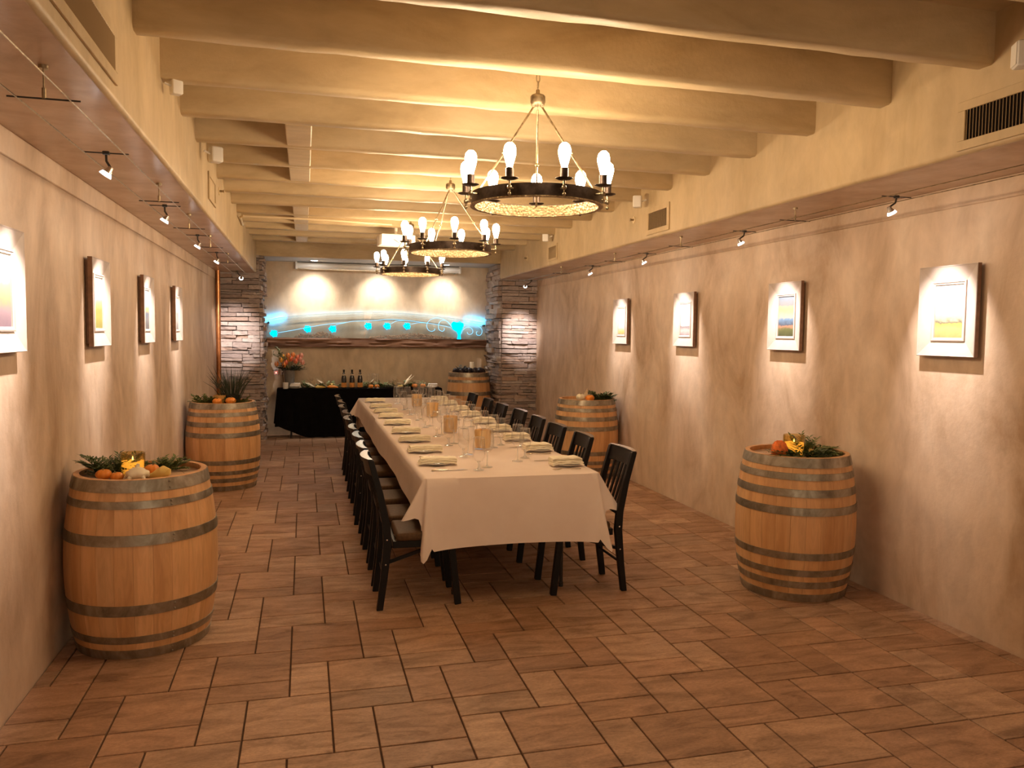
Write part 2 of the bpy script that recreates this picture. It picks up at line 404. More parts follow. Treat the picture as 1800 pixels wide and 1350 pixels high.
# ceiling with beams, soffits, ribs
bm = BM(); add_box(bm, ((XL+XR)/2, (Y0+YB)/2, ZC+.05), (XR-XL+.3, YB-Y0+.3, .1)); ceil = tag(obj('ceiling', bm, M_CEIL), 'cream plaster ceiling crossed by plastered beams', kind='structure')
def beam_mesh(seed):
    r = random.Random(seed); b = BM(); L = FR-FL+.10; n = 26
    prof = [(0, .24), (-.002, .03), (.004, .008), (.018, 0), (.085, 0), (.098, .008), (.103, .03), (.103, .24)]
    rows = []
    for i in range(n+1):
        x = FL-.05+L*i/n; row = []
        for k, (y, z) in enumerate(prof):
            j = .0035 if 0 < k < 7 else .0
            row.append(b.verts.new((x, y+r.uniform(-j, j), z+r.uniform(-j, j)*(1 if 2 <= k <= 5 else 0))))
        rows.append(row)
    for A, B in zip(rows, rows[1:]):
        for k in range(len(prof)-1): b.faces.new((A[k], A[k+1], B[k+1], B[k]))
    b.faces.new(rows[0]); b.faces.new(rows[-1][::-1])
    return mesh_of('beam', b, M_CEIL, 60)
BMS = [beam_mesh(i) for i in range(4)]
BY = [3.80+.676*k for k in range(-6, 13)]
BY = [y for y in BY if y < 12.6]
for i, y in enumerate(BY): link('beam', BMS[i % 4], ceil, (0, y, ZB))
def rib(y0, y1):
    b = BM(); add_box(b, (-.03, (y0+y1)/2, ZB+.125), (.165, y1-y0, .25), bevel=.006, seg=1); obj('rib', b, M_CEIL, ceil)
for k0, k1 in ((2, 5), (7, 10), (11, 12)):
    for k in range(k0, k1): rib(3.80+.676*k+.10, 3.80+.676*(k+1)+.002)
def soffit(x0, x1, z0, edge):
    b = BM(); y0, y1 = Y0, YP; R = .022; z1 = ZC
    # underside, rounded edge, fascia
    pts = []
    xe = x1 if edge > 0 else x0; xw = x0 if edge > 0 else x1
    pts.append((xw, z0)); pts.append((xe-edge*R, z0))
    for k in range(1, 6):
        t = PI/2*k/5; pts.append((xe-edge*R+edge*R*math.sin(t), z0+R-R*math.cos(t)))
    pts.append((xe, z1)); pts.append((xw, z1))
    A = [b.verts.new((p[0], y0, p[1])) for p in pts]; B = [b.verts.new((p[0], y1, p[1])) for p in pts]
    for k in range(len(pts)):
        f = b.faces.new((A[k], A[(k+1) % len(pts)], B[(k+1) % len(pts)], B[k])); f.material_index = 0 if k == 0 else 1
    b.faces.new(A[::-1]); b.faces.new(B)
    return obj('soffit', b, [M_SOFF, M_FASC], ceil, smooth=30)
soffit(XL, FL, ZSL, 1); soffit(FR, XR, ZSR, -1)
b = BM(); add_box(b, ((FL+FR)/2, YP+.06, 3.075), (FR-FL+.2, .12, .38), bevel=.006, seg=1); obj('header', b, M_CEIL, ceil)
b = BM(); add_box(b, ((FL+FR)/2, (YP+.12+YB)/2, 2.915), (FR-FL+.2, YB-YP-.12, .06)); obj('alcove_ceiling', b, simple('alcove_led_spill_grey', (.50, .53, .58), .6), ceil)  # bluish LED light spill is put into this ceiling colour

# ------------------------------------------------------------------ ledger stone pillars
STV = []
for s in range(8):
    r = random.Random(100+s); b = BM(); bmesh.ops.create_cube(b, size=1.0)
    bmesh.ops.subdivide_edges(b, edges=[e for e in b.edges if abs(e.verts[0].co.x-e.verts[1].co.x) > .5], cuts=2)
    for v in b.verts: v.co += Vector((r.uniform(-.02, .02), r.uniform(-.14, .14), r.uniform(-.09, .09)))
    STV.append(mesh_of('stone', b, M_STONE))
def pillar(label, x0, x1, inner):
    p = thing('stone_pillar', label, 'pillar', ((x0+x1)/2, YP, 0), kind='structure'); ox, oy = (x0+x1)/2, YP
    b = BM(); add_box(b, (0, (YB-YP)/2+.02, 1.44), (x1-x0-.03, YB-YP-.0, 2.90)); obj('core', b, simple('mortar', (.10, .075, .06), .95), p)
    zc = 0.0
    while zc < 2.875:
        hz = min(rnd.choice((.036, .044, .050, .058, .068, .080)), 2.885-zc)
        if 2.885-zc-hz < .04: hz = 2.885-zc
        c = zc/hz; zc += hz
        x = x0
        while x < x1-.02:
            L = rnd.choice((.16, .22, .28, .36, .46)); L = min(L, x1-x) if x1-x-L > .07 else x1-x
            d = rnd.uniform(.045, .11)
            link('stone', STV[rnd.randrange(8)], p, (x+L/2-ox, -d/2+.03, (c+.5)*hz), (rnd.uniform(-.05, .05), rnd.uniform(-.025, .025), 0), (L*.985, d, hz*rnd.uniform(.72, 1.0))); x += L
        y = YP+.02
        while y < YB-.02:
            L = rnd.choice((.34, .42, .5, .6)); L = min(L, YB-y) if YB-y-L > .1 else YB-y
            d = rnd.uniform(.045, .11)
            link('stone', STV[rnd.randrange(8)], p, (inner-ox-(d/2-.03)*(-1 if inner == x1 else 1), y+L/2-oy, (c+.5)*hz), (0, 0, PI/2), (L*.985, d, hz*rnd.uniform(.72, 1.0))); y += L
    return p
pillar('grey ledgestone pillar next to the copper pipe', XL, -.665, -.665)
pillar('grey ledgestone pillar behind the big planted barrel without flowers', 3.17, XR, 3.17)
b = BM(); add_cyl(b, (XL+.045, 12.55, 0), (XL+.045, 12.55, ZSL), .034, n=20)
for z in (.9, 2.0): add_cyl(b, (XL+.045, 12.55, z), (XL+.045, 12.55, z+.05), .040, n=20)
tag(obj('copper_pipe', b, M_COPPER, smooth=True), 'vertical copper pipe running floor to soffit beside stone pillar', 'pipe')

# ------------------------------------------------------------------ wine barrels
def barrel_r(z, H, Rb, Rh): t = z/H*2-1; return Rb-(Rb-Rh)*t*t
NS = 26
def stave_mesh(H, Rb, Rh):
    b = BM(); nz = 14; rows = []
    for i in range(nz+1):
        z = H*i/nz; r = barrel_r(z, H, Rb, Rh); row = []
        da = PI/NS-.0012
        for k, (rr, aa) in enumerate(((r-.0006, -da), (r, -da*.8), (r+.0004, 0), (r, da*.8), (r-.0006, da), (r-.028, da), (r-.028, -da))):
            row.append(b.verts.new((rr*math.cos(aa), rr*math.sin(aa), z)))
        rows.append(row)
    for A, B in zip(rows, rows[1:]):
        for k in range(7): b.faces.new((A[k], A[(k+1) % 7], B[(k+1) % 7], B[k]))
    b.faces.new(rows[0][::-1]); b.faces.new(rows[-1]); return mesh_of('stave', b, M_OAK, 25)
def hoop_mesh(z0, z1, H, Rb, Rh):
    b = BM(); n = 56
    pr = [(barrel_r(z0, H, Rb, Rh)+.0005, z0), (barrel_r(z0, H, Rb, Rh)+.0045, z0+.001), (barrel_r((z0+z1)/2, H, Rb, Rh)+.0048, (z0+z1)/2), (barrel_r(z1, H, Rb, Rh)+.0045, z1-.001), (barrel_r(z1, H, Rb, Rh)+.0005, z1)]
    add_lathe(b, pr, n)
    rv = barrel_r((z0+z1)/2, H, Rb, Rh)+.006
    for dz in (.25, .75): add_ell(b, (rv*math.cos(-1.3), rv*math.sin(-1.3), z0+(z1-z0)*dz), (.006, .006, .006), 8, 5)
    return mesh_of('hoop', b, M_HOOP, 40)
HA = [(.885, .948), (.802, .842), (.612, .669), (.242, .300), (.088, .128), (.002, .052)]
HB = [(.885, .948), (.806, .850), (.698, .748), (.580, .632), (.288, .336), (.178, .222), (.096, .142), (.002, .056)]
def make_barrel(label, loc, hoops, H=.95, Rb=.395, Rh=.338, rz=0):
    t = thing('wine_barrel', label, 'barrel', loc, rz, 'oak wine barrels used as pedestals')
    st = stave_mesh(H, Rb, Rh)
    for i in range(NS): link('stave', st, t, (0, 0, 0), (0, 0, 2*PI*i/NS))
    s = H/.95
    for a, c in hoops: link('hoop', hoop_mesh(a*s, c*s, H, Rb, Rh), t)
    rh = barrel_r(H-.04, H, Rb, Rh)-.027; nb = 6; w = 2*rh/nb
    for k in range(nb):
        x0 = -rh+k*w; x1 = x0+w-.002; b = BM(); N = 6; lo = []; hi = []
        for q in range(N+1):
            x = x0+(x1-x0)*q/N; lo.append((x, -math.sqrt(max(0, rh*rh-x*x)))); hi.append((x, math.sqrt(max(0, rh*rh-x*x))))
        ring = lo+hi[::-1]; A = []
        for p in ring:
            if not A or (Vector((p[0], p[1], 0))-Vector(A[-1])).length > 1e-4: A.append((p[0], p[1], 0))
        V0 = [b.verts.new((x, y, H-.052)) for x, y, z in A]; V1 = [b.verts.new((x, y, H-.032)) for x, y, z in A]
        b.faces.new(V0[::-1]); b.faces.new(V1)
        for q in range(len(A)): b.faces.new((V0[q], V0[(q+1) % len(A)], V1[(q+1) % len(A)], V1[q]))
        obj('head_board', b, M_OAKTOP, t)
    b = BM(); add_lathe(b, [(0, .06), (barrel_r(.06, H, Rb, Rh)-.028, .06)], 32); obj('bottom_head', b, M_OAKTOP, t)
    return t
B1 = (-.884, 4.779, 0); B2 = (-.878, 9.30, 0); R1 = (3.272, 4.748, 0); R2 = (3.36, 9.20, 0); KB = (2.70, 13.22, 0)
make_barrel('wide oak barrel topped with white and yellow gourds and a lit candle', B1, HA, rz=.3)
make_barrel('oak barrel holding a tall tuft of dark grass by the pillar', B2, HB, rz=1.1)
make_barrel('oak barrel topped with an orange ruffled flower and a lit candle', R1, HB, rz=2.0)
make_barrel('oak barrel topped with a white and an orange mini pumpkin', R2, HB, rz=.7)
make_barrel('oak barrel filled with dark plums beneath the end of the wooden shelf', KB, [HA[0], HA[1], HA[2], HA[3], HA[5]], 1.075, .375, .335)
def at(c, a, f, z): return (c[0]+a*.968+f*.253, c[1]-a*.253+f*.968, z)

# decor builders -----------------------------------------------------------
def leaf_card(b, p, d, up, L, W, curl=.25):
    d = d.normalized(); s = d.cross(up)
    if s.length < 1e-3: s = d.cross(Vector((1, 0, 0)))
    s.normalize(); u = s.cross(d)
    m = [p, p+d*L*.45+s*W*.5+u*L*curl*.3, p+d*L+u*-L*curl*.2, p+d*L*.45-s*W*.5+u*L*curl*.3]; c = p+d*L*.5+u*L*curl*.12
    V = [b.verts.new(x) for x in m]; vc = b.verts.new(c)
    for i in range(4): b.faces.new((V[i], V[(i+1) % 4], vc))
def sprigs(c, spread, n, hmax, seed, leafL, leafW, per=12, up=1.0, dirbias=(0, 0)):
    leafL *= 1.3; leafW *= 1.3; up *= 1.5; hmax *= 1.15
    r = random.Random(seed); b = BM()
    for i in range(n):
        a = r.uniform(0, 2*PI); rad = math.sqrt(r.random())
        p = Vector((c[0]+math.cos(a)*rad*spread[0]*.4, c[1]+math.sin(a)*rad*spread[1]*.4, c[2]))
        d = Vector((math.cos(a)*spread[0]+dirbias[0], math.sin(a)*spread[1]+dirbias[1], r.uniform(.25, 1)*up*max(spread))).normalized()
        L = r.uniform(.55, 1.1)*max(spread)
        pts = []
        for k in range(5):
            t = k/4; q = p+d*L*t; q.z = min(c[2]+hmax, q.z-.25*L*t*t); q.z = max(q.z, c[2]+.004); pts.append(q)
        add_tube(b, pts, .0018, 4)
        for k in range(per):
            t = (k+.5)/per*4; i0 = min(3, int(t)); q = pts[i0].lerp(pts[i0+1], t-i0)
            ax = (pts[i0+1]-pts[i0]).normalized(); si = ax.cross(Vector((0, 0, 1)))
            if si.length < 1e-3: si = Vector((1, 0, 0))
            si.normalize(); sgn = 1 if k % 2 else -1
            dd = (si*sgn*r.uniform(.6, 1)+ax*.7+Vector((0, 0, r.uniform(-.1, .5))))
            leaf_card(b, q, dd, Vector((0, 0, 1)), leafL*r.uniform(.7, 1.2), leafW*r.uniform(.7, 1.2))
    return b
def pumpkin(label, loc, R, mat, group='mini pumpkins', squash=.72, name='mini_pumpkin'):
    t = thing(name, label, 'pumpkin', loc, rnd.uniform(0, 6), group)
    def fn(p):
        a = math.atan2(p.y, p.x); q = 1-.10*abs(math.cos(4.5*a))*math.sqrt(p.x**2+p.y**2); dip = 1-.28*math.exp(-(p.x**2+p.y**2)*9)
        return Vector((p.x*q, p.y*q, p.z*dip))
    b = BM(); add_ell(b, (0, 0, R*squash), (R, R, R*squash), 36, 12, fn=fn); obj('flesh', b, mat, t, smooth=60)
    b = BM(); add_tube(b, [(0, 0, R*squash*1.4), (.004, 0, R*squash*1.75), (.012, .004, R*squash*2.05)], .006, 6, [R*.16, R*.10, R*.12]); obj('stem', b, M_STEMWOOD, t, smooth=True)
    return t
def gourd_winged(label, loc, R, mat, rz=0):
    t = thing('gourd', label, 'gourd', loc, rz)
    def fn(p):
        a = math.atan2(p.y, p.x); k = .72+.28*abs(math.cos(2.5*a)) if p.z < .3 else .8
        return Vector((p.x*k, p.y*k, p.z))
    b = BM(); add_ell(b, (0, 0, R*.62), (R, R, R*.55), 30, 12, fn=fn); obj('body', b, mat, t, smooth=60)
    for k in range(5):
        a = 2*PI*k/5; b = BM(); add_tube(b, [(R*.62*math.cos(a), R*.62*math.sin(a), R*.55), (R*.95*math.cos(a), R*.95*math.sin(a), R*.34), (R*1.15*math.cos(a+.1), R*1.15*math.sin(a+.1), R*.06)], .01, 7, [R*.22, R*.16, R*.06]); obj('finger', b, mat, t, smooth=True)
    b = BM(); add_tube(b, [(0, 0, R*1.05), (.006, 0, R*1.45)], .008, 6, [R*.22, R*.12]); obj('neck', b, mat, t, smooth=True)
    return t
def gourd_neck(label, loc, R, mat, rz=0):
    t = thing('gourd', label, 'gourd', loc, rz)
    b = BM(); add_tube(b, [(-R*1.1, 0, R*.55), (-R*.9, 0, R*.75), (-R*.3, 0, R*.85), (R*.3, 0, R*.7), (R*1.0, .1*R, R*.45), (R*1.7, .25*R, R*.3), (R*1.9, .3*R, R*.28)], R, 14, [R*.2, R*.62, R*.82, R*.62, R*.36, R*.26, R*.1]); obj('body', b, mat, t, smooth=True)
    b = BM(); add_tube(b, [(R*1.88, .3*R, R*.28), (R*2.2, .42*R, R*.42)], .004, 6); obj('stem', b, M_STEMWOOD, t, smooth=True); return t
def glass_candle(label, loc, R, H, fill=.7, glow=True, tint=None):
    t = thing('candle', label, 'candle', loc, 0, 'candles on the barrels')
    b = BM(); add_lathe(b, [(0, .004), (R*.93, .004), (R*.93, H), (R, H), (R, 0), (0, 0)], 32); obj('glass_holder', b, M_AMBERGLASS if glow else M_GLASS, t, smooth=30)
    b = BM(); add_lathe(b, [(0, .006), (R*.90, .006), (R*.90, H*fill), (R*.7, H*fill-.008), (0, H*fill-.010)], 28); obj('wax', b, M_LITCANDLE if glow else M_CANDLE, t, smooth=30)
    b = BM(); add_cyl(b, (0, 0, H*fill-.012), (0, 0, H*fill+.006), .0012, n=6); obj('wick', b, M_DARKSTEEL, t)
    if glow:
        b = BM(); add_lathe(b, [(0, H*fill+.002), (.004, H*fill+.008), (.003, H*fill+.018), (0, H*fill+.028)], 10); obj('flame', b, M_FLAME, t, smooth=True)
    return t
ZT = .920
# barrel 1
glass_candle('lit yellow candle in a glass among gourds on the wide barrel', at(B1, -.05, .0, ZT), .064, .125, .62)
tag(obj('greenery', sprigs(at(B1, -.16, .0, ZT), (.17, .16), 64, .15, 1, .030, .014, 16), M_LEAF), 'leafy green sprigs around the candle on the gourd barrel', 'greenery', kind='stuff')
tag(obj('greenery', sprigs(at(B1, .07, .15, ZT), (.13, .12), 40, .13, 2, .026, .012, 14), M_FERN), 'fine green sprigs behind the candle, beside bare barrel head boards', 'greenery', kind='stuff')
pumpkin('orange mini pumpkin under the leaves, front of the gourd-barrel candle', at(B1, -.125, -.17, ZT), .042, M_ORANGE)
pumpkin('orange mini pumpkin between candle and white gourd on the wide barrel', at(B1, -.045, -.19, ZT), .034, M_ORANGE)
pumpkin('orange mini pumpkin perched behind the white gourd on the wide barrel', at(B1, .075, -.04, ZT+.01), .040, M_ORANGE)
gourd_winged('white gourd with finger-like legs on the wide barrel', at(B1, .055, -.17, ZT), .062, M_WHITEGOURD, .4)
gourd_neck('yellow gourd lying beside the white gourd on the wide barrel', at(B1, .165, -.13, ZT), .045, M_YELLOWGOURD, 2.7)
# barrel 2
def bowl(label, loc):
    t = thing('candle_bowl', label, 'bowl', loc)
    b = BM(); add_lathe(b, [(0, 0), (.05, .0), (.062, .02), (.066, .10), (.060, .10), (.055, .03), (0, .02)], 28); obj('body', b, M_BOWL, t, smooth=40)
    b = BM(); add_lathe(b, [(0, .02), (.054, .03), (.056, .06), (0, .058)], 24); obj('wax', b, M_CANDLE, t, smooth=40); return t
bowl('orange ceramic bowl in the greenery on the grass-topped barrel', at(B2, -.02, -.05, ZT))
pumpkin('orange mini pumpkin in front of the orange bowl on the barrel', at(B2, .01, -.20, ZT+.005), .052, M_ORANGE)
pumpkin('orange mini pumpkin beneath the tall dark grass on the barrel', at(B2, .15, -.18, ZT+.01), .056, M_ORANGE)
tag(obj('greenery', sprigs(at(B2, -.14, -.08, ZT), (.17, .14), 44, .12, 5, .034, .016, 12), M_FERN), 'low olive leaves on the rim of the grass-topped barrel', 'greenery', kind='stuff')
tag(obj('greenery', sprigs(at(B2, .16, -.06, ZT), (.15, .14), 22, .20, 6, .034, .014, 12, 1.2), M_LEAF), 'dark leaves at the foot of the tall grass', 'greenery', kind='stuff')
t = thing('grass_plant', 'tall tuft of dark spiky grass on the barrel by the pillar', 'plant', at(B2, .08, .05, ZT))
b = BM(); r = random.Random(9)
for i in range(95):
    a = r.uniform(0, 2*PI); s = r.uniform(.02, .10); l = r.uniform(.22, .40); e = r.uniform(.05, .22)
    p0 = Vector((math.cos(a)*s*.9, math.sin(a)*s*.9, .03)); tip = p0+Vector((math.cos(a)*e, math.sin(a)*e, l)); mid = (p0+tip)/2+Vector((0, 0, .04))
    add_tube(b, [p0, mid, tip], .003, 4, [.0035, .003, .0006])
o = obj('blade', b, M_DARKLEAF, t); o['kind'] = 'stuff'
b = BM(); add_lathe(b, [(0, 0), (.085, 0), (.10, .10), (.092, .10), (.08, .02), (0, .02)], 24); obj('pot', b, M_DARKSTEEL, t, smooth=40)
for k, (a, f) in enumerate(((-.30, -.05), (-.25, -.09), (-.21, -.12))):
    b = BM()
    for q in range(6): leaf_card(b, Vector((0, 0, .01)), Vector((math.cos(q*1.05), math.sin(q*1.05), .5)), Vector((0, 0, 1)), .035, .02)
    tag(obj('dried_flower', b, M_HUSK, loc=at(B2, a, f, ZT+.035)), 'small pale dried flower at the wall-side rim of grass-topped barrel', 'flower', 'pale dried flowers on the grass-topped barrel')
# barrel R1
glass_candle('lit yellow candle in a glass beside the orange ruffled flower', at(R1, -.02, .0, ZT), .072, .14, .62)
t = thing('ruffled_flower', 'large orange ruffled flower head on a barrel', 'flower', at(R1, -.165, -.14, ZT))
b = BM(); add_ell(b, (0, 0, .055), (.056, .050, .062), 26, 16, fn=lambda p: p*(1+.16*mnoise.noise(p*5)+.08*mnoise.noise(p*14))); obj('bloom', b, M_CELOSIA, t, smooth=70)
b = BM(); add_cyl(b, (0, 0, 0), (0, 0, .02), .012, n=8); obj('stem', b, M_STEMWOOD, t)
t = thing('yellow_flower', 'yellow daisy with a dark centre by the barrel candle', 'flower', at(R1, .035, -.17, ZT+.045)); t.rotation_euler = (1.1, 0, .2); t.scale = (.75,)*3
for k in range(10):
    b = BM(); a = 2*PI*k/10; leaf_card(b, Vector((.008*math.cos(a), .008*math.sin(a), 0)), Vector((math.cos(a), math.sin(a), .25)), Vector((0, 0, 1)), .034, .018); obj('petal', b, M_YELLOWGOURD, t)
b = BM(); add_ell(b, (0, 0, .004), (.012, .012, .007), 12, 7); obj('centre', b, M_DARKLEAF, t, smooth=True)
tag(obj('greenery', sprigs(at(R1, .10, .02, ZT), (.19, .12), 60, .15, 11, .034, .012, 18, .7, (.10, -.02)), M_FERN), 'fern sprigs spilling over the rim of the orange-flower barrel', 'greenery', kind='stuff')
tag(obj('greenery', sprigs(at(R1, .0, -.13, ZT), (.20, .07), 46, .05, 12, .034, .018, 10, .4), M_LEAF), 'dark leaves lying at the foot of the orange flower', 'greenery', kind='stuff')
# barrel R2
pumpkin('white mini pumpkin on a barrel, next to an orange one', at(R2, -.09, -.19, ZT+.015), .058, M_WHITEGOURD)
pumpkin('orange mini pumpkin beside a white mini pumpkin on the barrel', at(R2, .02, -.21, ZT+.010), .056, M_ORANGE)
glass_candle('unlit brown candle in the greenery behind two mini pumpkins', at(R2, .06, .0, ZT), .05, .11, .7, False)
b = BM(); leaf_card(b, Vector((0, 0, 0)), Vector((.1, -.2, 1)), Vector((0, 1, 0)), .15, .05); leaf_card(b, Vector((.01, .01, 0)), Vector((.25, 0, 1)), Vector((1, 0, 0)), .12, .05)
tag(obj('corn_husk', b, M_HUSK, loc=at(R2, -.03, -.12, ZT+.02)), 'upright pale husk behind the white mini pumpkin', 'husk')
tag(obj('greenery', sprigs(at(R2, .17, -.05, ZT), (.18, .15), 60, .20, 14, .042, .018, 14, .9, (.05, 0)), M_LEAF), 'bushy green leaves beside the two mini pumpkins', 'greenery', kind='stuff')
# back barrel
for k in range(26):
    a = k*2.399; rr = .27*math.sqrt((k+.5)/26); s = rnd.uniform(.042, .06)
    b = BM(); add_ell(b, (0, 0, 0), (s*1.15, s*.95, s*.85), 10, 7, Euler((rnd.random(), rnd.random(), rnd.random())), fn=lambda p: p*(1+.12*mnoise.noise(p*3+Vector((k, 0, 0)))))
    tag(obj('plum', b, M_GRAPE, loc=(KB[0]+rr*math.cos(a), KB[1]+rr*math.sin(a), 1.050+s*.85), smooth=True), 'dark purple plum heaped on the barrel under the shelf', 'fruit', 'dark plums heaped on the barrel')
tag(obj('greenery', sprigs((KB[0]-.12, KB[1]-.1, 1.10), (.16, .12), 8, .10, 17, .035, .016, 8), M_DARKLEAF), 'few dark leaves among plums on the barrel', 'greenery', kind='stuff')
t = thing('pillar_candle', 'thick white candle standing among dark plums', 'candle', (KB[0]+.06, KB[1]+.02, 1.022))
b = BM(); add_lathe(b, [(0, 0), (.042, 0), (.042, .215), (.038, .222), (.02, .216), (0, .214)], 24); obj('wax', b, M_CANDLE, t, smooth=40)
b = BM(); add_cyl(b, (0, 0, .21), (0, 0, .23), .0015, n=6); obj('wick', b, M_DARKSTEEL, t)

# ------------------------------------------------------------------ chairs
def make_chair():
    t = thing('dining_chair', 'x', 'chair', (0, 0, 0), 0, 'black folding chairs around the table')
    W = .19
    # seat cushion, slightly domed
    b = BM(); add_box(b, (.035, 0, .452), (.39, .39, .05), bevel=.020, seg=3)
    bmesh.ops.subdivide_edges(b, edges=[e for e in b.edges if e.calc_length() > .2], cuts=4, use_grid_fill=True)
    for v in b.verts:
        if v.co.z > .46: v.co.z += .012*max(0, 1-((v.co.x-.035)/.19)**2)*max(0, 1-(v.co.y/.19)**2)
    obj('seat', b, M_LEATHER, t, smooth=50)
    b = BM()
    for s in (-1, 1): add_box(b, (.03, s*.178, .408), (.42, .022, .045), bevel=.003, seg=1)
    for x in (-.17, .225): add_box(b, (x, 0, .408), (.022, .335, .045), bevel=.003, seg=1)
    obj('seat_frame', b, M_BLACKWOOD, t)
    path = [(-.262, 0), (-.236, .20), (-.214, .42), (-.222, .54), (-.262, .74), (-.318, .945)]
    for s in (-1, 1):
        b = BM(); rows = []
        for i, (x, z) in enumerate(path):
            hw = (.020, .022, .026, .024, .021, .018)[i]; th = .017
            rows.append([b.verts.new((x+dx*hw, s*W+dy*th, z)) for dx, dy in ((-1, -1), (1, -1), (1, 1), (-1, 1))])
        for A, B in zip(rows, rows[1:]):
            for k in range(4): b.faces.new((A[k], A[(k+1) % 4], B[(k+1) % 4], B[k]))
        b.faces.new(rows[0][::-1]); b.faces.new(rows[-1])
        bmesh.ops.bevel(b, geom=[e for e in b.edges], offset=.003, segments=1, affect='EDGES')
        lg = obj('rear_leg', b, M_BLACKWOOD, t, smooth=30)
        for x, z in ((-.218, .445), (-.226, .29)):
            b = BM(); add_ell(b, (x, s*(W+.018), z), (.006, .004, .006), 8, 5); obj('bolt', b, M_STEEL, lg, smooth=True)
        b = BM(); p0 = Vector((.235, s*.172, 0)); p1 = Vector((.19, s*.172, .40))
        q = Euler((0, math.atan2(p1.x-p0.x, p1.z-p0.z), 0)); add_box(b, (p0+p1)/2, (.042, .034, .40), q, .003, 1); obj('front_leg', b, M_BLACKWOOD, t)
        b = BM(); p0 = Vector((-.228, s*.158, .285)); p1 = Vector((.12, s*.158, .395)); d = p1-p0
        add_box(b, (p0+p1)/2, (d.length, .016, .022), Euler((0, -math.atan2(d.z, d.x), 0)), .002, 1); obj('brace', b, M_BLACKWOOD, t)
    # bowed top rail
    def rail(z0, z1, nm, bow):
        b = BM(); rows = []; n = 12
        for i in range(n+1):
            y = -W+2*W*i/n; k = 1-(y/W)**2; row = []
            for (z, o) in ((z0, 0), (z0, 1), ((z0+z1)/2, 1), (z1, 1), (z1, 0), ((z0+z1)/2, 0)):
                xb = -.222-(z-.54)*.236-bow*k
                row.append(b.verts.new((xb-.011+.022*o, y, z)))
            rows.append(row)
        for A, B in zip(rows, rows[1:]):
            for k in range(6): b.faces.new((A[k], A[(k+1) % 6], B[(k+1) % 6], B[k]))
        b.faces.new(rows[0][::-1]); b.faces.new(rows[-1]); return obj(nm, b, M_BLACKWOOD, t, smooth=40)
    rail(.845, .948, 'top_rail', .034); rail(.52, .565, 'lower_rail', .012)
    b = BM(); rows = []
    for i in range(15):
        y = -W-.016+2*(W+.016)*i/14; k = 1-(y/(W+.016))**2; xb = -.222-(.95-.54)*.236
        rows.append([b.verts.new((x, y, z)) for x, z in ((xb-.013-.040*k, .948), (xb-.013-.040*k, .9515), (xb+.013-.018*k, .9515), (xb+.013-.018*k, .948))])
    for A, B in zip(rows, rows[1:]):
        for q in range(4): b.faces.new((A[q], A[(q+1) % 4], B[(q+1) % 4], B[q]))
    b.faces.new(rows[0][::-1]); b.faces.new(rows[-1]); obj('rail_cap', b, M_VARNISH, t)
    for k in range(5):
        y = -.115+.0575*k; kk = 1-(y/W)**2
        b = BM(); p0 = Vector((-.222-.012*kk, y, .555)); p1 = Vector((-.222-.30*.236-.034*kk, y, .85)); d = p1-p0
        add_box(b, (p0+p1)/2, (.012, .024, d.length), Euler((0, math.atan2(d.x, d.z), 0)), .002, 1); obj('slat', b, M_BLACKWOOD, t)
    b = BM(); add_cyl(b, (-.232, -W, .20), (-.232, W, .20), .009, n=8); obj('stretcher', b, M_BLACKWOOD, t, smooth=True)
    return t
LY = [5.085, 5.58, 6.14, 6.66, 7.35, 7.92, 8.52, 9.14, 9.90]
RY = [5.11, 5.87, 6.53, 7.17, 7.83, 8.53, 9.24, 10.08]
chair0 = make_chair(); first = True
for side, YS, x, rz, ph in ((0, LY, .72, 0, 'on the copper-pipe side'), (1, RY, 1.815, PI, 'on the side opposite the copper pipe')):
    for i, y in enumerate(YS):
        lab = 'black slat-back chair %s, %s from the open table end' % (ph, ORD[i])
        loc = (x+rnd.uniform(-.012, .012), y, 0); r2 = rz+rnd.uniform(-.035, .035)
        if first: chair0.location = loc; chair0.rotation_euler = (0, 0, r2); chair0['label'] = lab; first = False; src_children(chair0); c_main = chair0
        else: dup(c_main, loc, r2, lab)

# ------------------------------------------------------------------ dining tables and cloth
TX0, TX1, TY0, TY1, TZ = .735, 1.915, 4.965, 11.33, .80
def folding_table(label, yc, ln):
    t = thing('folding_table', label, 'table', ((TX0+TX1)/2, yc, 0), 0, 'folding tables under the white cloth')
    b = BM(); add_box(b, (0, 0, TZ-.022), (TX1-TX0-.02, ln-.01, .03), bevel=.006, seg=2); obj('table_top', b, simple('table_laminate', (.30, .27, .23), .5), t)
    for s in (-1, 1):
        y = s*(ln/2-.14)
        for k in (-1, 1):
            b = BM(); add_tube(b, [(k*.34, y, TZ-.04), (k*.34, y, .42), (k*.375, y, .30), (k*.375, y, .012)], .0125, 10); lg = obj('leg', b, M_DARKSTEEL, t, smooth=True)
            b = BM(); add_cyl(b, (k*.375, y, 0), (k*.375, y, .03), .016, n=12); obj('foot', b, M_DARKSTEEL, lg, smooth=True)
        b = BM(); add_cyl(b, (-.34, y, .45), (.34, y, .45), .010, n=8); obj('cross_bar', b, M_DARKSTEEL, t, smooth=True)
        b = BM(); add_cyl(b, (0, y, .45), (0, y-s*.38, TZ-.04), .009, n=8); obj('brace', b, M_STEEL, t, smooth=True)
    return t
n = 4; ln = (TY1-TY0)/n
folding_table('metal-legged folding table under the open end of the white cloth', TY0+ln/2, ln)
for k in range(1, n): folding_table('metal-legged folding table hidden under the white cloth further in', TY0+ln*(k+.5), ln)
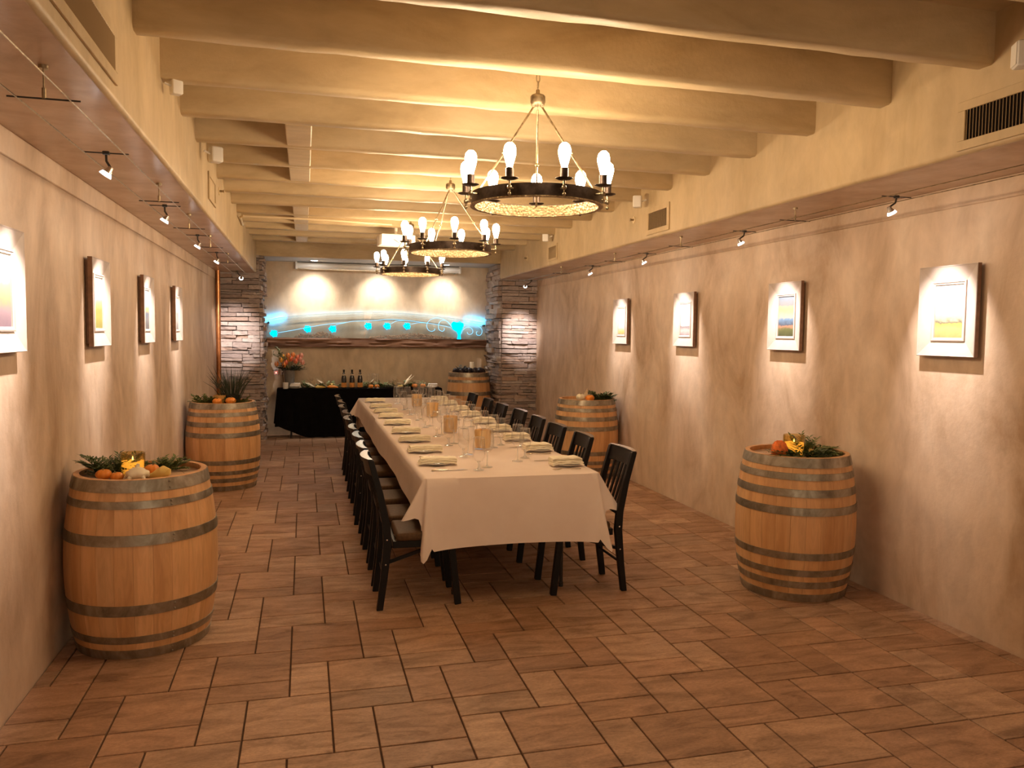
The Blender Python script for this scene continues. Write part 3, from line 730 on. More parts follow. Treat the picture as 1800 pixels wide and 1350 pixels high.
# cloth
def cloth():
    b = BM(); r = random.Random(5)
    DS, DF = .225, .405; cr = .03
    loop = []   # (base point, outward normal, drop, flare)
    def side(p0, p1, nrm, n, drop, ph):
        L = (Vector(p1)-Vector(p0)).length; fr = .055 if abs(nrm[1]) > .5 else 0
        for i in range(n):
            t = (i+.5)/n; p = Vector(p0).lerp(Vector(p1), t); s = t*L
            w = math.sin(s*3.1+ph)*.5+math.sin(s*7.3+ph*2)*.3
            e = min(s, L-s); k = math.exp(-e/.18)
            loop.append((p, Vector(nrm), drop+.012*math.sin(s*1.7+ph)+k*.03, .028+.010*w+k*.02+fr))
    def corner(c, a0, a1, d0, d1):
        n = 16
        for i in range(n+1):
            t = i/n; a = a0+(a1-a0)*t; nr = Vector((math.cos(a), math.sin(a)))
            base = Vector((c[0]+nr.x*cr, c[1]+nr.y*cr))
            if d0 > d1: q = 1-t; ds, dl = d1, d0
            else: q = t; ds, dl = d0, d1          # q=0 at the short (side) drop
            fl = .04+.055*q+.10*math.exp(-((q-.20)/.15)**2)-.03*math.exp(-((q-.52)/.13)**2)+.085*math.exp(-((q-.80)/.13)**2)
            sm = min(1, max(0, (q-.38)/.30)); sm = sm*sm*(3-2*sm)
            dr = ds+(dl-ds)*sm+.03*math.exp(-((q-.20)/.2)**2)+.09*math.exp(-((q-.80)/.15)**2)
            loop.append((base, nr, dr, fl))
    x0, x1, y0, y1 = TX0, TX1, TY0, TY1
    side((x0+cr, y0), (x1-cr, y0), (0, -1), 44, DF, .4)
    corner((x1-cr, y0+cr), -PI/2, 0, DF, DS)
    side((x1, y0+cr), (x1, y1-cr), (1, 0), 130, DS, 1.3)
    corner((x1-cr, y1-cr), 0, PI/2, DS, DF)
    side((x1-cr, y1), (x0+cr, y1), (0, 1), 44, DF, 2.2)
    corner((x0+cr, y1-cr), PI/2, PI, DF, DS)
    side((x0, y1-cr), (x0, y0+cr), (-1, 0), 130, DS, 3.0)
    corner((x0+cr, y0+cr), PI, 1.5*PI, DS, DF)
    rows = []; zt = TZ+.004; N = 9
    rows.append([b.verts.new((p.x-nr.x*.02, p.y-nr.y*.02, zt)) for p, nr, d, f in loop])
    for k in range(N+1):
        v = k/N; row = []
        for p, nr, d, f in loop:
            o = .004+.008*min(1, v*6)+f*v**1.15; z = zt-.003-d*v if v > 0 else zt-.002
            row.append(b.verts.new((p.x+nr.x*o, p.y+nr.y*o, z)))
        rows.append(row)
    for A, B in zip(rows, rows[1:]):
        for i in range(len(A)): b.faces.new((A[i], A[(i+1) % len(A)], B[(i+1) % len(A)], B[i]))
    b.faces.new(rows[0])
    return obj('tablecloth', b, M_LINEN, smooth=70)
tag(cloth(), 'long white linen tablecloth draped over the dining table', 'tablecloth')
ZTT = TZ+.0045
# ------------------------------------------------------------------ place settings
def proto_plate():
    t = thing('plate', 'x', 'plate', (0, 0, -5), 0, 'white plates under the napkins')
    b = BM(); add_lathe(b, [(0, .003), (.05, .003), (.062, .008), (.098, .018), (.100, .021), (.096, .021), (.06, .0115), (.05, .007), (0, .006)], 36); obj('dish', b, M_PORCELAIN, t, smooth=40); return t
def proto_napkin():
    t = thing('napkin', 'x', 'napkin', (0, 0, -5), 0, 'folded napkins on the plates')
    b = BM(); L, W = .265, .115; r = random.Random(3)
    # a folded stack: cross-section folded back on itself three times, along X
    for k in range(4):
        b2 = BM(); pr2 = []
        for q in range(7): a = -PI/2+PI*q/6; pr2.append((W/2-.006+.0045*math.cos(a), .0045*math.sin(a)))
        pr2 += [(-W/2+.004*k, .0042), (-W/2+.004*k, -.0042)]
        rows = []; n = 12
        for i in range(n+1):
            u = 2*i/n-1; x = L/2*u*(1-.02*k)+.003*k; dz = .021+.0088*k-.010*max(0, abs(u)-.62)/.38*(1.2-.2*k)+.002*math.sin(i*1.3+k*2)
            rows.append([b2.verts.new((x, y*(1 if k % 2 else -1)+.003*math.sin(k*2.1), z+dz)) for y, z in pr2])
        for A, B in zip(rows, rows[1:]):
            for c in range(len(pr2)): b2.faces.new((A[c], A[(c+1) % len(pr2)], B[(c+1) % len(pr2)], B[c]))
        b2.faces.new(rows[0]); b2.faces.new(rows[-1][::-1])
        me2 = bpy.data.meshes.new('tmp'); bmesh.ops.recalc_face_normals(b2, faces=b2.faces); b2.to_mesh(me2); b2.free(); b.from_mesh(me2); bpy.data.meshes.remove(me2)
    obj('fold', b, M_NAPKIN, t, smooth=60); return t
def proto_knife():
    t = thing('knife', 'x', 'knife', (0, 0, -5), 0, 'table knives'); L = .25
    b = BM(); add_tube(b, [(-.125, 0, .006), (-.118, 0, .006), (-.06, 0, .006), (-.012, 0, .006), (-.005, 0, .006)], .008, 10, [.003, .0085, .0075, .0065, .004], .6); obj('handle', b, M_CUTLERY, t, smooth=True)
    b = BM(); V = [(-.006, -.004), (.02, -.010), (.09, -.010), (.115, -.004), (.125, .006), (-.006, .005)]
    A = [b.verts.new((x, y, .0035)) for x, y in V]; B = [b.verts.new((x, y, .0060)) for x, y in V]; b.faces.new(A[::-1]); b.faces.new(B)
    for k in range(6): b.faces.new((A[k], A[(k+1) % 6], B[(k+1) % 6], B[k]))
    obj('blade', b, M_CUTLERY, t); return t
def proto_fork():
    t = thing('fork', 'x', 'fork', (0, 0, -5), 0, 'table forks')
    b = BM(); add_tube(b, [(-.10, 0, .005), (-.04, 0, .006), (.03, 0, .010), (.045, 0, .008)], .005, 8, [.006, .005, .003, .008], .5); obj('handle', b, M_CUTLERY, t, smooth=True)
    for k in range(4):
        b = BM(); y = -.009+.006*k; add_tube(b, [(.044, y*.8, .008), (.06, y, .005), (.10, y, .007)], .0016, 6, [.0022, .0018, .0008]); obj('tine', b, M_CUTLERY, t)
    return t
def stem_glass(name, cat, bowl, foot_r, stem_r, zb, group):
    t = thing(name, 'x', cat, (0, 0, -5), 0, group)
    b = BM(); inner = [(max(.0005, r-.0012), z+.0012 if i == 0 else z) for i, (r, z) in enumerate(bowl)]
    add_lathe(b, bowl, 28); bo = obj('bowl', b, M_GLASS, t, smooth=60)
    b = BM(); rr, zr = bowl[-1]; add_lathe(b, [(rr-.0012, zr-.002), (rr+.0008, zr-.002), (rr+.0010, zr), (rr-.0012, zr+.0006)], 28, closed=True); obj('rim', b, M_GLASSGLINT, bo, smooth=60)
    b = BM(); add_lathe(b, [(stem_r*1.9, zb+.002), (stem_r, zb-.012), (stem_r, .02), (stem_r*2, .008)], 12); obj('stem', b, M_GLASSGLINT, t, smooth=60)
    b = BM(); add_lathe(b, [(0, 0), (foot_r, 0), (foot_r, .002), (stem_r*2.2, .007), (0, .010)], 28); obj('foot', b, M_GLASSGLINT, t, smooth=40)
    return t
P_PLATE, P_NAP, P_KNIFE, P_FORK = proto_plate(), proto_napkin(), proto_knife(), proto_fork()
P_WATER = stem_glass('water_goblet', 'glass', [(.003, .058), (.024, .064), (.038, .088), (.0445, .120), (.0435, .155), (.039, .195), (.0365, .225)], .037, .0075, .060, 'short-stemmed water goblets')
P_WINE = stem_glass('wine_glass', 'glass', [(.003, .105), (.022, .110), (.040, .132), (.0475, .165), (.046, .205), (.041, .248), (.0385, .268)], .040, .0040, .108, 'tall wine glasses')
used = set()
def place(proto, loc, rz, label):
    if proto.name not in used:
        used.add(proto.name); src_children(proto); proto.location = loc; proto.rotation_euler = (0, 0, rz); proto['label'] = label; return proto
    return dup(proto, loc, rz, label)
KT = .9585
SL = [y*KT for y in (5.71, 6.34, 6.97, 7.58, 8.32, 8.99, 9.56, 10.20, 11.05)]
SR = [y*KT for y in (5.50, 6.23, 6.90, 7.58, 8.26, 8.95, 9.65, 10.45, 11.15)]
for side, YS in ((0, SL), (1, SR)):
    ph = 'pipe-side' if side == 0 else 'side opposite the pipe'
    for i, y in enumerate(YS):
        sp = ORD[i]+' setting from open table end, '+ph
        if side == 0:
            xp, sg, rz = .893, 1, 0
        else: xp, sg, rz = 1.785, -1, PI
        y += rnd.uniform(-.012, .012); jit = rnd.uniform(-.05, .05)
        place(P_PLATE, (xp, y, ZTT), 0, 'white plate at the '+sp)
        nk = place(P_NAP, (xp+sg*.005, y, ZTT+.004), rz+jit, 'folded ivory napkin, '+sp); nk.scale = (1, 1, 1) if side == 0 else (.86, 1.1, 1.25)
        place(P_KNIFE, (xp+sg*.05, y-sg*.245, ZTT), rz+rnd.uniform(-.05, .05), 'steel knife at the '+sp)
        place(P_FORK, (xp+sg*.05, y+sg*.15, ZTT), rz+rnd.uniform(-.05, .05), 'steel fork at the '+sp)
        if side == 0:
            place(P_WATER, (1.146+rnd.uniform(-.01, .01), y-.265, ZTT), 0, 'short water goblet, '+sp)
            place(P_WINE, (1.213+rnd.uniform(-.01, .01), y-.155, ZTT), 0, 'tall wine glass, '+sp)
        else:
            place(P_WINE, (1.49+rnd.uniform(-.01, .01), y+.27, ZTT), 0, 'tall wine glass, '+sp)
            place(P_WATER, (1.587+rnd.uniform(-.01, .01), y+.40, ZTT), 0, 'short water goblet, '+sp)
def votive(label, x, y):
    t = thing('candle_holder', label, 'candle holder', (x, y, ZTT), rnd.uniform(0, 3), 'amber candle holders on the table')
    b = BM(); add_lathe(b, [(0, .012), (.058, .012), (.064, .03), (.066, .150), (.0635, .157), (.060, .150), (.058, .03), (0, .022)], 32); obj('amber_sleeve', b, M_AMBER, t, smooth=40)
    b = BM(); add_lathe(b, [(0, 0), (.063, 0), (.064, .012), (0, .012)], 32); obj('clear_base', b, M_GLASS, t, smooth=40)
    b = BM(); add_lathe(b, [(0, .024), (.045, .024), (.045, .09), (0, .088)], 24); obj('wax', b, M_LITCANDLE, t, smooth=40)
for i, (x, y) in enumerate(((1.38, 6.18), (1.31, 7.25), (1.36, 8.65), (1.36, 9.9))):
    votive('amber striped glass candle holder, %s from the open table end' % ORD[i], x, y)

# ------------------------------------------------------------------ chandeliers
def make_chandelier(label, loc, rot):
    t = thing('chandelier', label, 'chandelier', loc, 0, 'ring chandeliers over the table')    # origin at ring centre, z of ring bottom
    R = .350; hz = .062
    b = BM(); add_lathe(b, [(R-.006, 0), (R, 0), (R, hz), (R-.006, hz)], 72, closed=True); obj('ring_band', b, M_BRONZE, t, smooth=30)
    b = BM(); add_lathe(b, [(R-.0062, .004), (R-.0062, hz-.004)], 72); obj('hammered_lining', b, M_HAMMER, t, smooth=30)
    b = BM(); add_lathe(b, [(R-.02, .0), (R+.006, .0), (R+.006, -.006), (R-.02, -.006)], 72, closed=True); obj('lower_lip', b, M_HAMMER, t, smooth=30)
    hub = .545
    b = BM(); add_lathe(b, [(0, hub-.015), (.032, hub-.012), (.040, hub), (.040, hub+.03), (.034, hub+.038), (.012, hub+.045), (.010, hub+.065), (0, hub+.07)], 24); obj('hub', b, M_BRASS, t, smooth=35)
    for k in range(3):
        a = rot+PI/2+2*PI*k/3; p0 = (.028*math.cos(a), .028*math.sin(a), hub-.03); p1 = ((R-.01)*math.cos(a), (R-.01)*math.sin(a), hz-.01)
        b = BM(); add_cyl(b, p0, p1, .0055, n=8); m = Vector(p0).lerp(Vector(p1), .55); add_ell(b, m, (.012, .012, .012), 10, 7); rod = obj('rod', b, M_BRASS, t, smooth=True)
        b = BM()
        for q in range(12):
            c0 = 2*PI*q/12; c1 = 2*PI*(q+1)/12; e = Vector((math.cos(a), math.sin(a), 0)); u = Vector((0, 0, 1)); c = Vector(p0)+Vector((0, 0, .012))
            add_cyl(b, c+e*.012*math.cos(c0)+u*.012*math.sin(c0), c+e*.012*math.cos(c1)+u*.012*math.sin(c1), .002, n=5)
        obj('ring_link', b, M_BRASS, rod)
    z = hub+.07; k = 0
    top = ZC-loc[2]
    while z < top-.035:
        b = BM(); e = Vector((1, 0, 0)) if k % 2 else Vector((0, 1, 0)); pts = []
        for q in range(17):
            c = 2*PI*q/16; pts.append(Vector((0, 0, z+.020))+e*.010*math.cos(c)+Vector((0, 0, 1))*.022*math.sin(c))
        for A, B in zip(pts, pts[1:]): add_cyl(b, A, B, .0024, n=5)
        obj('chain_link', b, M_BRASS, t); z += .036; k += 1
    b = BM(); add_lathe(b, [(0, top-.03), (.03, top-.03), (.055, top-.012), (.06, top), (0, top)], 24); obj('ceiling_canopy', b, M_BRASS, t, smooth=35)
    for k in range(9):
        a = rot+PI/2+2*PI*k/9; RB = R+.040; ca, sa = math.cos(a), math.sin(a)
        b = BM(); add_cyl(b, (R*ca, R*sa, .035), (RB*ca, RB*sa, .035), .006, n=8); add_ell(b, (RB*ca, RB*sa, .035), (.013, .013, .013), 12, 8); add_cyl(b, (RB*ca, RB*sa, .035), (RB*ca, RB*sa, .072), .006, n=8); add_cyl(b, (RB*ca, RB*sa, .035), (RB*ca, RB*sa, .005), .004, n=8)
        add_ell(b, (RB*ca, RB*sa, .003), (.009, .009, .009), 10, 7); arm = obj('arm', b, M_BRASS, t, smooth=35)
        b = BM(); add_lathe(b, [(0, .070), (.030, .072), (.044, .078), (.044, .080), (.028, .077), (0, .075)], 24, (RB*ca, RB*sa, 0)); obj('drip_cup', b, M_BRONZE, arm, smooth=35)
        b = BM(); add_cyl(b, (RB*ca, RB*sa, .076), (RB*ca, RB*sa, .128), .020, n=18); obj('socket', b, M_BRONZE, arm, smooth=35)
        b = BM(); add_lathe(b, [(.014, .127), (.016, .140), (.024, .168), (.0305, .195), (.031, .215), (.026, .235), (.014, .248), (0, .252)], 16, (RB*ca, RB*sa, 0)); obj('bulb', b, M_BULB, arm, smooth=True)
    return t
ZR = 2.412
make_chandelier('iron ring chandelier hanging largest over the open table end', (1.205, 4.13, ZR), math.radians(-16.2))
make_chandelier('iron ring chandelier hanging in the middle of the row of three', (1.205, 6.74, ZR), math.radians(15))
make_chandelier('iron ring chandelier hanging closest to the alcove', (1.205, 9.35, ZR), math.radians(1.7))

# ------------------------------------------------------------------ pictures
def mat_painting(name, kind):
    t = NT(name); b = t.bsdf(Roughness=.5)
    tc = t.n('ShaderNodeTexCoord'); sp = t.n('ShaderNodeSeparateXYZ'); t.l(tc.outputs['Generated'], sp.inputs[0])
    mp = t.n('ShaderNodeMapping'); mp.inputs['Scale'].default_value = (1.6, 1.6, 4.0); t.l(tc.outputs['Generated'], mp.inputs[0])
    nz = t.noise(mp.outputs[0], 2.2, 5, .6, .4)
    ma = t.n('ShaderNodeMath', operation='MULTIPLY_ADD'); t.l(nz, ma.inputs[0]); ma.inputs[1].default_value = .22; t.l(sp.outputs['Z'], ma.inputs[2])
    sb = t.n('ShaderNodeMath', operation='SUBTRACT'); t.l(ma.outputs[0], sb.inputs[0]); sb.inputs[1].default_value = .11
    t.l(t.ramp(sb.outputs[0], [(p, tuple(.72*v for v in c)) for p, c in kind]), b.inputs['Base Color']); MATS[name] = t.m; return t.m
KINDS = {
 'golden field under a pale sky': [(0, (.62, .36, .14)), (.16, (.80, .52, .20)), (.27, (.66, .42, .12)), (.30, (.16, .17, .12)), (.36, (.62, .50, .34)), (.44, (.36, .38, .42)), (.50, (.80, .78, .78)), (.70, (.62, .64, .68)), (1, (.80, .80, .82))],
 'dark meadow under yellow storm clouds': [(0, (.06, .07, .03)), (.16, (.13, .14, .05)), (.25, (.42, .22, .14)), (.30, (.08, .10, .14)), (.42, (.14, .24, .38)), (.52, (.60, .52, .28)), (.66, (.72, .58, .18)), (.78, (.22, .22, .22)), (1, (.20, .26, .34))],
 'pale window with a dark tree': [(0, (.30, .24, .26)), (.14, (.60, .52, .50)), (.28, (.24, .20, .22)), (.34, (.82, .78, .74)), (.7, (.80, .80, .80)), (1, (.84, .82, .82))],
 'bare grey branches over a yellow bank': [(0, (.30, .26, .22)), (.10, (.66, .52, .16)), (.22, (.56, .50, .44)), (.36, (.80, .78, .76)), (.6, (.60, .60, .60)), (.72, (.82, .82, .82)), (1, (.82, .82, .82))],
 'purple heath beneath orange trees': [(0, (.18, .12, .16)), (.22, (.30, .20, .22)), (.36, (.50, .26, .14)), (.58, (.66, .42, .20)), (.74, (.80, .68, .52)), (1, (.82, .80, .78))],
 'green vineyard rows under a pale sky': [(0, (.26, .24, .05)), (.2, (.40, .36, .08)), (.36, (.30, .30, .07)), (.5, (.62, .50, .20)), (.64, (.78, .70, .50)), (1, (.82, .82, .82))],
 'dark coast under a yellow sunset': [(0, (.10, .09, .09)), (.25, (.20, .20, .21)), (.4, (.12, .15, .20)), (.52, (.70, .52, .16)), (.68, (.55, .55, .56)), (1, (.40, .44, .50))],
 'small grey winter scene': [(0, (.20, .18, .17)), (.3, (.48, .46, .45)), (.5, (.32, .30, .30)), (.62, (.80, .78, .77)), (1, (.82, .80, .80))]}
PIC_W, PIC_H = .445, .545
def picture(y, side, what, where):
    x = XR if side else XL
    t = thing('framed_picture', 'pale wide frame with %s, %s' % (what, where), 'picture', (x, y, 1.895), -PI/2 if side else PI/2, 'framed paintings under spotlights')
    # local: wall at y=0, room toward -y
    W, H = PIC_W/2, PIC_H/2
    def mould(nm, outer, inner, prof, mats):
        for k in range(4):
            b = BM(); rows = []
            for (u, d) in prof:     # u 0 outer..1 inner, d depth from wall
                w = outer[0]+(inner[0]-outer[0])*u; h = outer[1]+(inner[1]-outer[1])*u
                c = [(-w, -h), (w, -h), (w, h), (-w, h)]; p, q = c[k], c[(k+1) % 4]
                rows.append((b.verts.new((p[0], -d, p[1])), b.verts.new((q[0], -d, q[1]))))
            for i in range(len(rows)-1):
                f = b.faces.new((rows[i][0], rows[i][1], rows[i+1][1], rows[i+1][0])); f.material_index = 1 if (i == 0 and len(mats) > 1) else 0
            obj(nm, b, mats, t)
    mould('frame_side', (W, H), (W*.58, H*.66), [(0, .022), (0.005, .048), (.04, .051), (.10, .048), (.9, .030), (1, .027), (1, .012)], [M_FRAME, M_FRAMESIDE])
    mould('inner_frame', (W*.58, H*.66), (W*.48, H*.58), [(0, .022), (0, .036), (.35, .038), (.45, .033), (.9, .031), (1, .020)], [M_FRAME])
    b = BM(); add_box(b, (0, -.012, 0), (PIC_W*.92, .016, PIC_H*.93)); obj('backing', b, M_FRAMESIDE, t)
    b = BM(); add_box(b, (0, -.0225, 0), (PIC_W*.485, .002, PIC_H*.585)); obj('painting', b, mat_painting('painting '+what, KINDS[what]), t)
    b = BM(); add_box(b, (0, -.009, 0), (PIC_W*.5, .018, .05)); obj('hanging_cleat', b, M_FRAMESIDE, t)
    return t
ks = list(KINDS)
PRY = [3.965, 5.635, 7.385, 9.06]; PLY = [3.872, 5.52, 7.11, 8.71]
LOCR = ['above orange-flower barrel', 'second opposite the pipe', 'third opposite the pipe', 'above mini-pumpkin barrel']
LOCL = ['above gourd barrel', 'second on pipe-side wall', 'third on pipe-side wall', 'by grass-topped barrel']
for i in range(4):
    picture(PRY[i], 1, ks[i], LOCR[i]); picture(PLY[i], 0, ks[4+i], LOCL[i])

# ------------------------------------------------------------------ cable track lighting
def cable_track(label, xs, z, y0, y1, ztop, bars):
    t = thing('cable_track', label, 'light track', (0, 0, 0))
    for x in xs:
        b = BM(); add_tube(b, [(x, y0, z), (x, (y0+y1)/2, z-.004), (x, y1, z)], .0028, 6); obj('cable', b, M_BRASS, t, smooth=True)
    for y in bars:
        b = BM(); xm = sum(xs)/2; add_cyl(b, (xm, y, z), (xm, y, ztop), .003, n=6); add_cyl(b, (xm, y, ztop-.012), (xm, y, ztop), .016, n=12); add_cyl(b, (xm, y, z+.0), (xm, y, z+.035), .007, n=8); s = obj('standoff', b, M_BRASS, t, smooth=True)
        b = BM(); add_cyl(b, (xs[0]-.03, y, z), (xs[1]+.03, y, z), .003, n=6); obj('crossbar', b, M_DARKSTEEL, s, smooth=True)
def track_light(label, x, y, z, xs, target, watts, deg=54):
    t = thing('spotlight', label, 'spotlight', (x, y, z), 0, 'small spotlights on the cables')
    T = Vector(target)-Vector((x, y, z)); d = T.normalized()
    b = BM(); add_cyl(b, (xs[0]-x-.01, 0, .085), (xs[1]-x+.01, 0, .085), .003, n=6); add_box(b, ((xs[0]+xs[1])/2-x, 0, .085), (.03, .02, .016), bevel=.003, seg=1); obj('crossbar', b, M_DARKSTEEL, t)
    xm = (xs[0]+xs[1])/2-x
    b = BM(); add_tube(b, [(xm, 0, .08), (xm*.8, 0, .05), tuple(-d*.026)], .0055, 8); obj('stem', b, M_DARKSTEEL, t, smooth=True)
    q = Vector((0, 0, 1)).rotation_difference(d); b = BM()
    add_lathe(b, [(0, -.032), (.010, -.030), (.014, -.012), (.026, .012), (.027, .016), (.025, .016), (.022, .010), (0, .009)], 20)
    for v in b.verts: v.co = q @ v.co
    hd = obj('lamp_head', b, M_STEEL, t, smooth=35)
    b = BM(); add_lathe(b, [(0, .0125), (.019, .0125), (.022, .0150), (0, .018)], 18)
    for v in b.verts: v.co = q @ v.co
    obj('lens', b, M_LENS, hd, smooth=True)
    b = BM(); add_lathe(b, [(.0145, -.010), (.0265, .012), (.0275, .0165)], 20)
    for v in b.verts: v.co = q @ v.co
    obj('glowing_reflector', b, M_REFL, hd, smooth=True)
    p = Vector((x, y, z))+d*.03
    area_spot(None, 'spot', p, target, watts, SPOT_COL, deg, 1.0, .018)
XSL = (-.93, -.765); XSR = (3.245, 3.425)
cable_track('pair of thin brass cables under the soffit beside the pipe wall', XSL, 2.505, .8, 11.3, ZSL, [3.05, 5.25, 6.55, 7.95, 9.7])
cable_track('pair of thin brass cables under the soffit opposite the pipe', XSR, 2.545, .8, 11.9, ZSR, [2.9, 4.95, 6.7, 8.3, 10.2])
for i in range(4):
    track_light('small steel spotlight aimed at the picture of %s' % ks[4+i].split(' under')[0], -.845, (3.92, 5.45, 7.04, 8.52)[i], 2.425, XSL, (XL, PLY[i], 1.74), SPOT_W*(1.25, 1, .95, .9)[i])
    track_light('small steel spotlight aimed at the picture of %s' % ks[i].split(' under')[0], 3.30, (3.96, 5.61, 7.44, 9.00)[i], 2.465, XSR, (XR, PRY[i], 1.74), SPOT_W*(1.1, 1, 1, .9)[i])
track_light('small steel spotlight aimed at the stone pillar by the copper pipe', -.80, 11.05, 2.425, XSL, (-1.07, YP, 1.62), SPOT_W*2.7, 34)
track_light('small steel spotlight aimed at the stone pillar behind the mini-pumpkin barrel', 3.24, 11.65, 2.455, XSR, (3.49, YP, 1.68), SPOT_W*2.0, 36)

# ------------------------------------------------------------------ vents, speakers, sprinklers, projector
def vent(label, side, y0, y1, z0, z1, slats=True, mar=.045, blank=False):
    x = FR if side else FL
    t = thing('air_vent', label, 'vent', (x, (y0+y1)/2, (z0+z1)/2), -PI/2 if side else PI/2, 'painted air vents in the soffit faces')
    W = (y1-y0)/2; H = (z1-z0)/2
    b = BM()
    for c, s in (((0, -.006, H+mar/2), (2*W+2*mar, .012, mar)), ((0, -.006, -H-mar/2), (2*W+2*mar, .012, mar)), ((W+mar/2, -.006, 0), (mar, .012, 2*H)), ((-W-mar/2, -.006, 0), (mar, .012, 2*H))): add_box(b, c, s, bevel=.002, seg=1)
    obj('frame', b, M_FASC, t)
    b = BM(); add_box(b, (0, -.0015, 0), (2*W, .003, 2*H)); obj('duct_back', b, M_FASC if blank else M_DARKVOID, t)
    if slats:
        n = int(2*W/.0185); b0 = BM(); add_box(b0, (0, 0, 0), (.0025, .012, 2*H), Euler((0, 0, .7)), 0); me = mesh_of('slat', b0, M_SLAT)
        for k in range(n): link('slat', me, t, (-W+(k+.5)*2*W/n, -.0065, 0))
vent('painted slatted vent near the viewer on the side opposite the pipe', 1, 2.52, 3.27, 2.70, 2.845)
vent('slatted vent beside a round sprinkler on the soffit face', 1, 6.58, 6.97, 2.715, 2.87)
vent('faint plain vent panel high near the stone pillar', 1, 9.80, 10.13, 2.72, 2.87, True, .03)
vent('slatted vent on the pipe-side soffit face, above the first picture', 0, 2.60, 3.40, 2.72, 2.85)
vent('blank access panel on the pipe-side soffit face', 0, 6.56, 6.98, 2.765, 2.915, False, .03, True)
def speaker(label, side, y, z=2.985, sc=.8):
    x = FR-.085 if side else FL+.085*(sc/.8)
    t = thing('wall_speaker', label, 'speaker', (x, y, z), (-PI/2-.5) if side else (PI/2+.5), 'white speakers up among the beams'); t.scale = (sc,)*3
    b = BM(); add_box(b, (0, -.02, 0), (.10, .10, .14), bevel=.02, seg=3); obj('cabinet', b, M_WHITEPLASTIC, t, smooth=35)
    b = BM(); add_box(b, (0, -.0705, 0), (.082, .004, .12), bevel=.0015, seg=1); obj('grille', b, simple('speaker_grille', (.70, .66, .58), .7), t)
    b = BM(); add_cyl(b, (0, .02, .0), (0, .085, .02), .010, n=8); obj('bracket', b, M_WHITEPLASTIC, t)
speaker('white speaker tucked under a beam beyond the pipe-side slatted vent', 0, 4.52, 2.99, .55)
speaker('white speaker under a beam before the blank access panel', 0, 6.12)
speaker('white speaker above the sprinkler and slatted vent', 1, 7.02)
speaker('white speaker by the faint vent close to the alcove', 1, 9.95)
speaker('white speaker over the big slatted vent', 1, 2.86, 2.97)
def sprinkler(label, side, y, z):
    x = FR if side else FL; s = -1 if side else 1
    t = thing('sprinkler', label, 'sprinkler', (x, y, z), 0, 'sprinklers on the soffit faces')
    b = BM(); add_cyl(b, (0, 0, 0), (s*.006, 0, 0), .035, n=20); obj('escutcheon', b, M_CREAMPLASTIC, t, smooth=35)
    b = BM(); add_cyl(b, (s*.006, 0, 0), (s*.04, 0, 0), .009, n=10); add_cyl(b, (s*.04, 0, 0), (s*.043, 0, 0), .016, n=12); obj('nozzle', b, M_BRASS, t, smooth=35)
sprinkler('round sprinkler beside the second slatted vent', 1, 7.33, 2.86); sprinkler('round sprinkler near the faint vent panel', 1, 11.2, 2.83); sprinkler('small sprinkler just past the blank access panel', 0, 7.35, 2.93)
b = BM(); add_tube(b, [(FL+.012, 9.9, 2.97), (FL+.03, 9.35, 2.985), (FL+.06, 9.28, 2.99), (.25, 9.37, 3.0), (1.0, 9.50, 3.0)], .013, 8)
tag(obj('conduit', b, M_CREAMPLASTIC, smooth=True), 'cream conduit pipe running under the beams to the projector', 'pipe')
t = thing('projector', 'white ceiling projector hung under the beams by the conduit', 'projector', (1.10, 9.95, 2.80), .12)
b = BM(); add_box(b, (0, 0, .06), (.42, .30, .13), bevel=.012, seg=2); obj('case', b, M_WHITEPLASTIC, t, smooth=35)
b = BM(); add_cyl(b, (0, 0, .12), (0, 0, .46), .02, n=14); add_cyl(b, (0, 0, .125), (0, 0, .14), .07, n=18); obj('mount', b, M_WHITEPLASTIC, t, smooth=35)
b = BM(); add_cyl(b, (.08, .149, .06), (.08, .175, .06), .035, n=18); obj('lens', b, M_DARKSTEEL, t, smooth=35)
for k in range(6):
    b = BM(); add_box(b, (.05+.022*k, -.151, .055), (.010, .003, .035)); obj('vent_slot', b, M_DARKSTEEL, t)
b = BM(); add_tube(b, [(-.06, -.15, .06), (-.03, -.20, .03), (.0, -.16, .02)], .004, 6); obj('plug_cable', b, M_DARKSTEEL, t, smooth=True)

# ------------------------------------------------------------------ alcove: screen case, downlights, shelf, glass
t = thing('screen_case', 'long white projector screen case high on the alcove wall', 'screen', (1.25, YB, 2.825))
b = BM(); add_lathe(b, [(.055, -1.36), (.055, 1.36)], 20)
for v in b.verts: v.co = Vector((v.co.z, v.co.x-.075, v.co.y))
obj('tube', b, M_WHITEPLASTIC, t, smooth=True)
for s in (-1, 1):
    b = BM(); add_box(b, (s*1.375, -.07, 0), (.035, .13, .125), bevel=.012, seg=2); obj('end_cap', b, M_WHITEPLASTIC, t, smooth=35)
b = BM(); add_box(b, (0, -.075, -.058), (2.6, .02, .012), bevel=.003, seg=1); obj('pull_bar', b, M_STEEL, t)
for i, x in enumerate((.16, 1.24, 2.33)):
    t = thing('downlight', 'recessed round downlight, %s from the copper pipe in the alcove ceiling' % ORD[i], 'light', (x, 13.40, 2.885), 0, 'recessed downlights of the alcove')
    b = BM(); add_lathe(b, [(.055, 0), (.075, -.001), (.078, -.006), (.072, -.008), (.055, -.004)], 28, closed=True); obj('trim', b, M_WHITEPLASTIC, t, smooth=35)
    b = BM(); add_lathe(b, [(0, -.003), (.055, -.003), (.055, -.001), (0, -.001)], 24); obj('lens', b, M_DOWN, t)
    area_spot(None, 'downlight_beam', (x, 13.40, 2.86), (x, 13.70, 2.2), DOWN_W, DOWN_COL, 96, 1.0, .05)
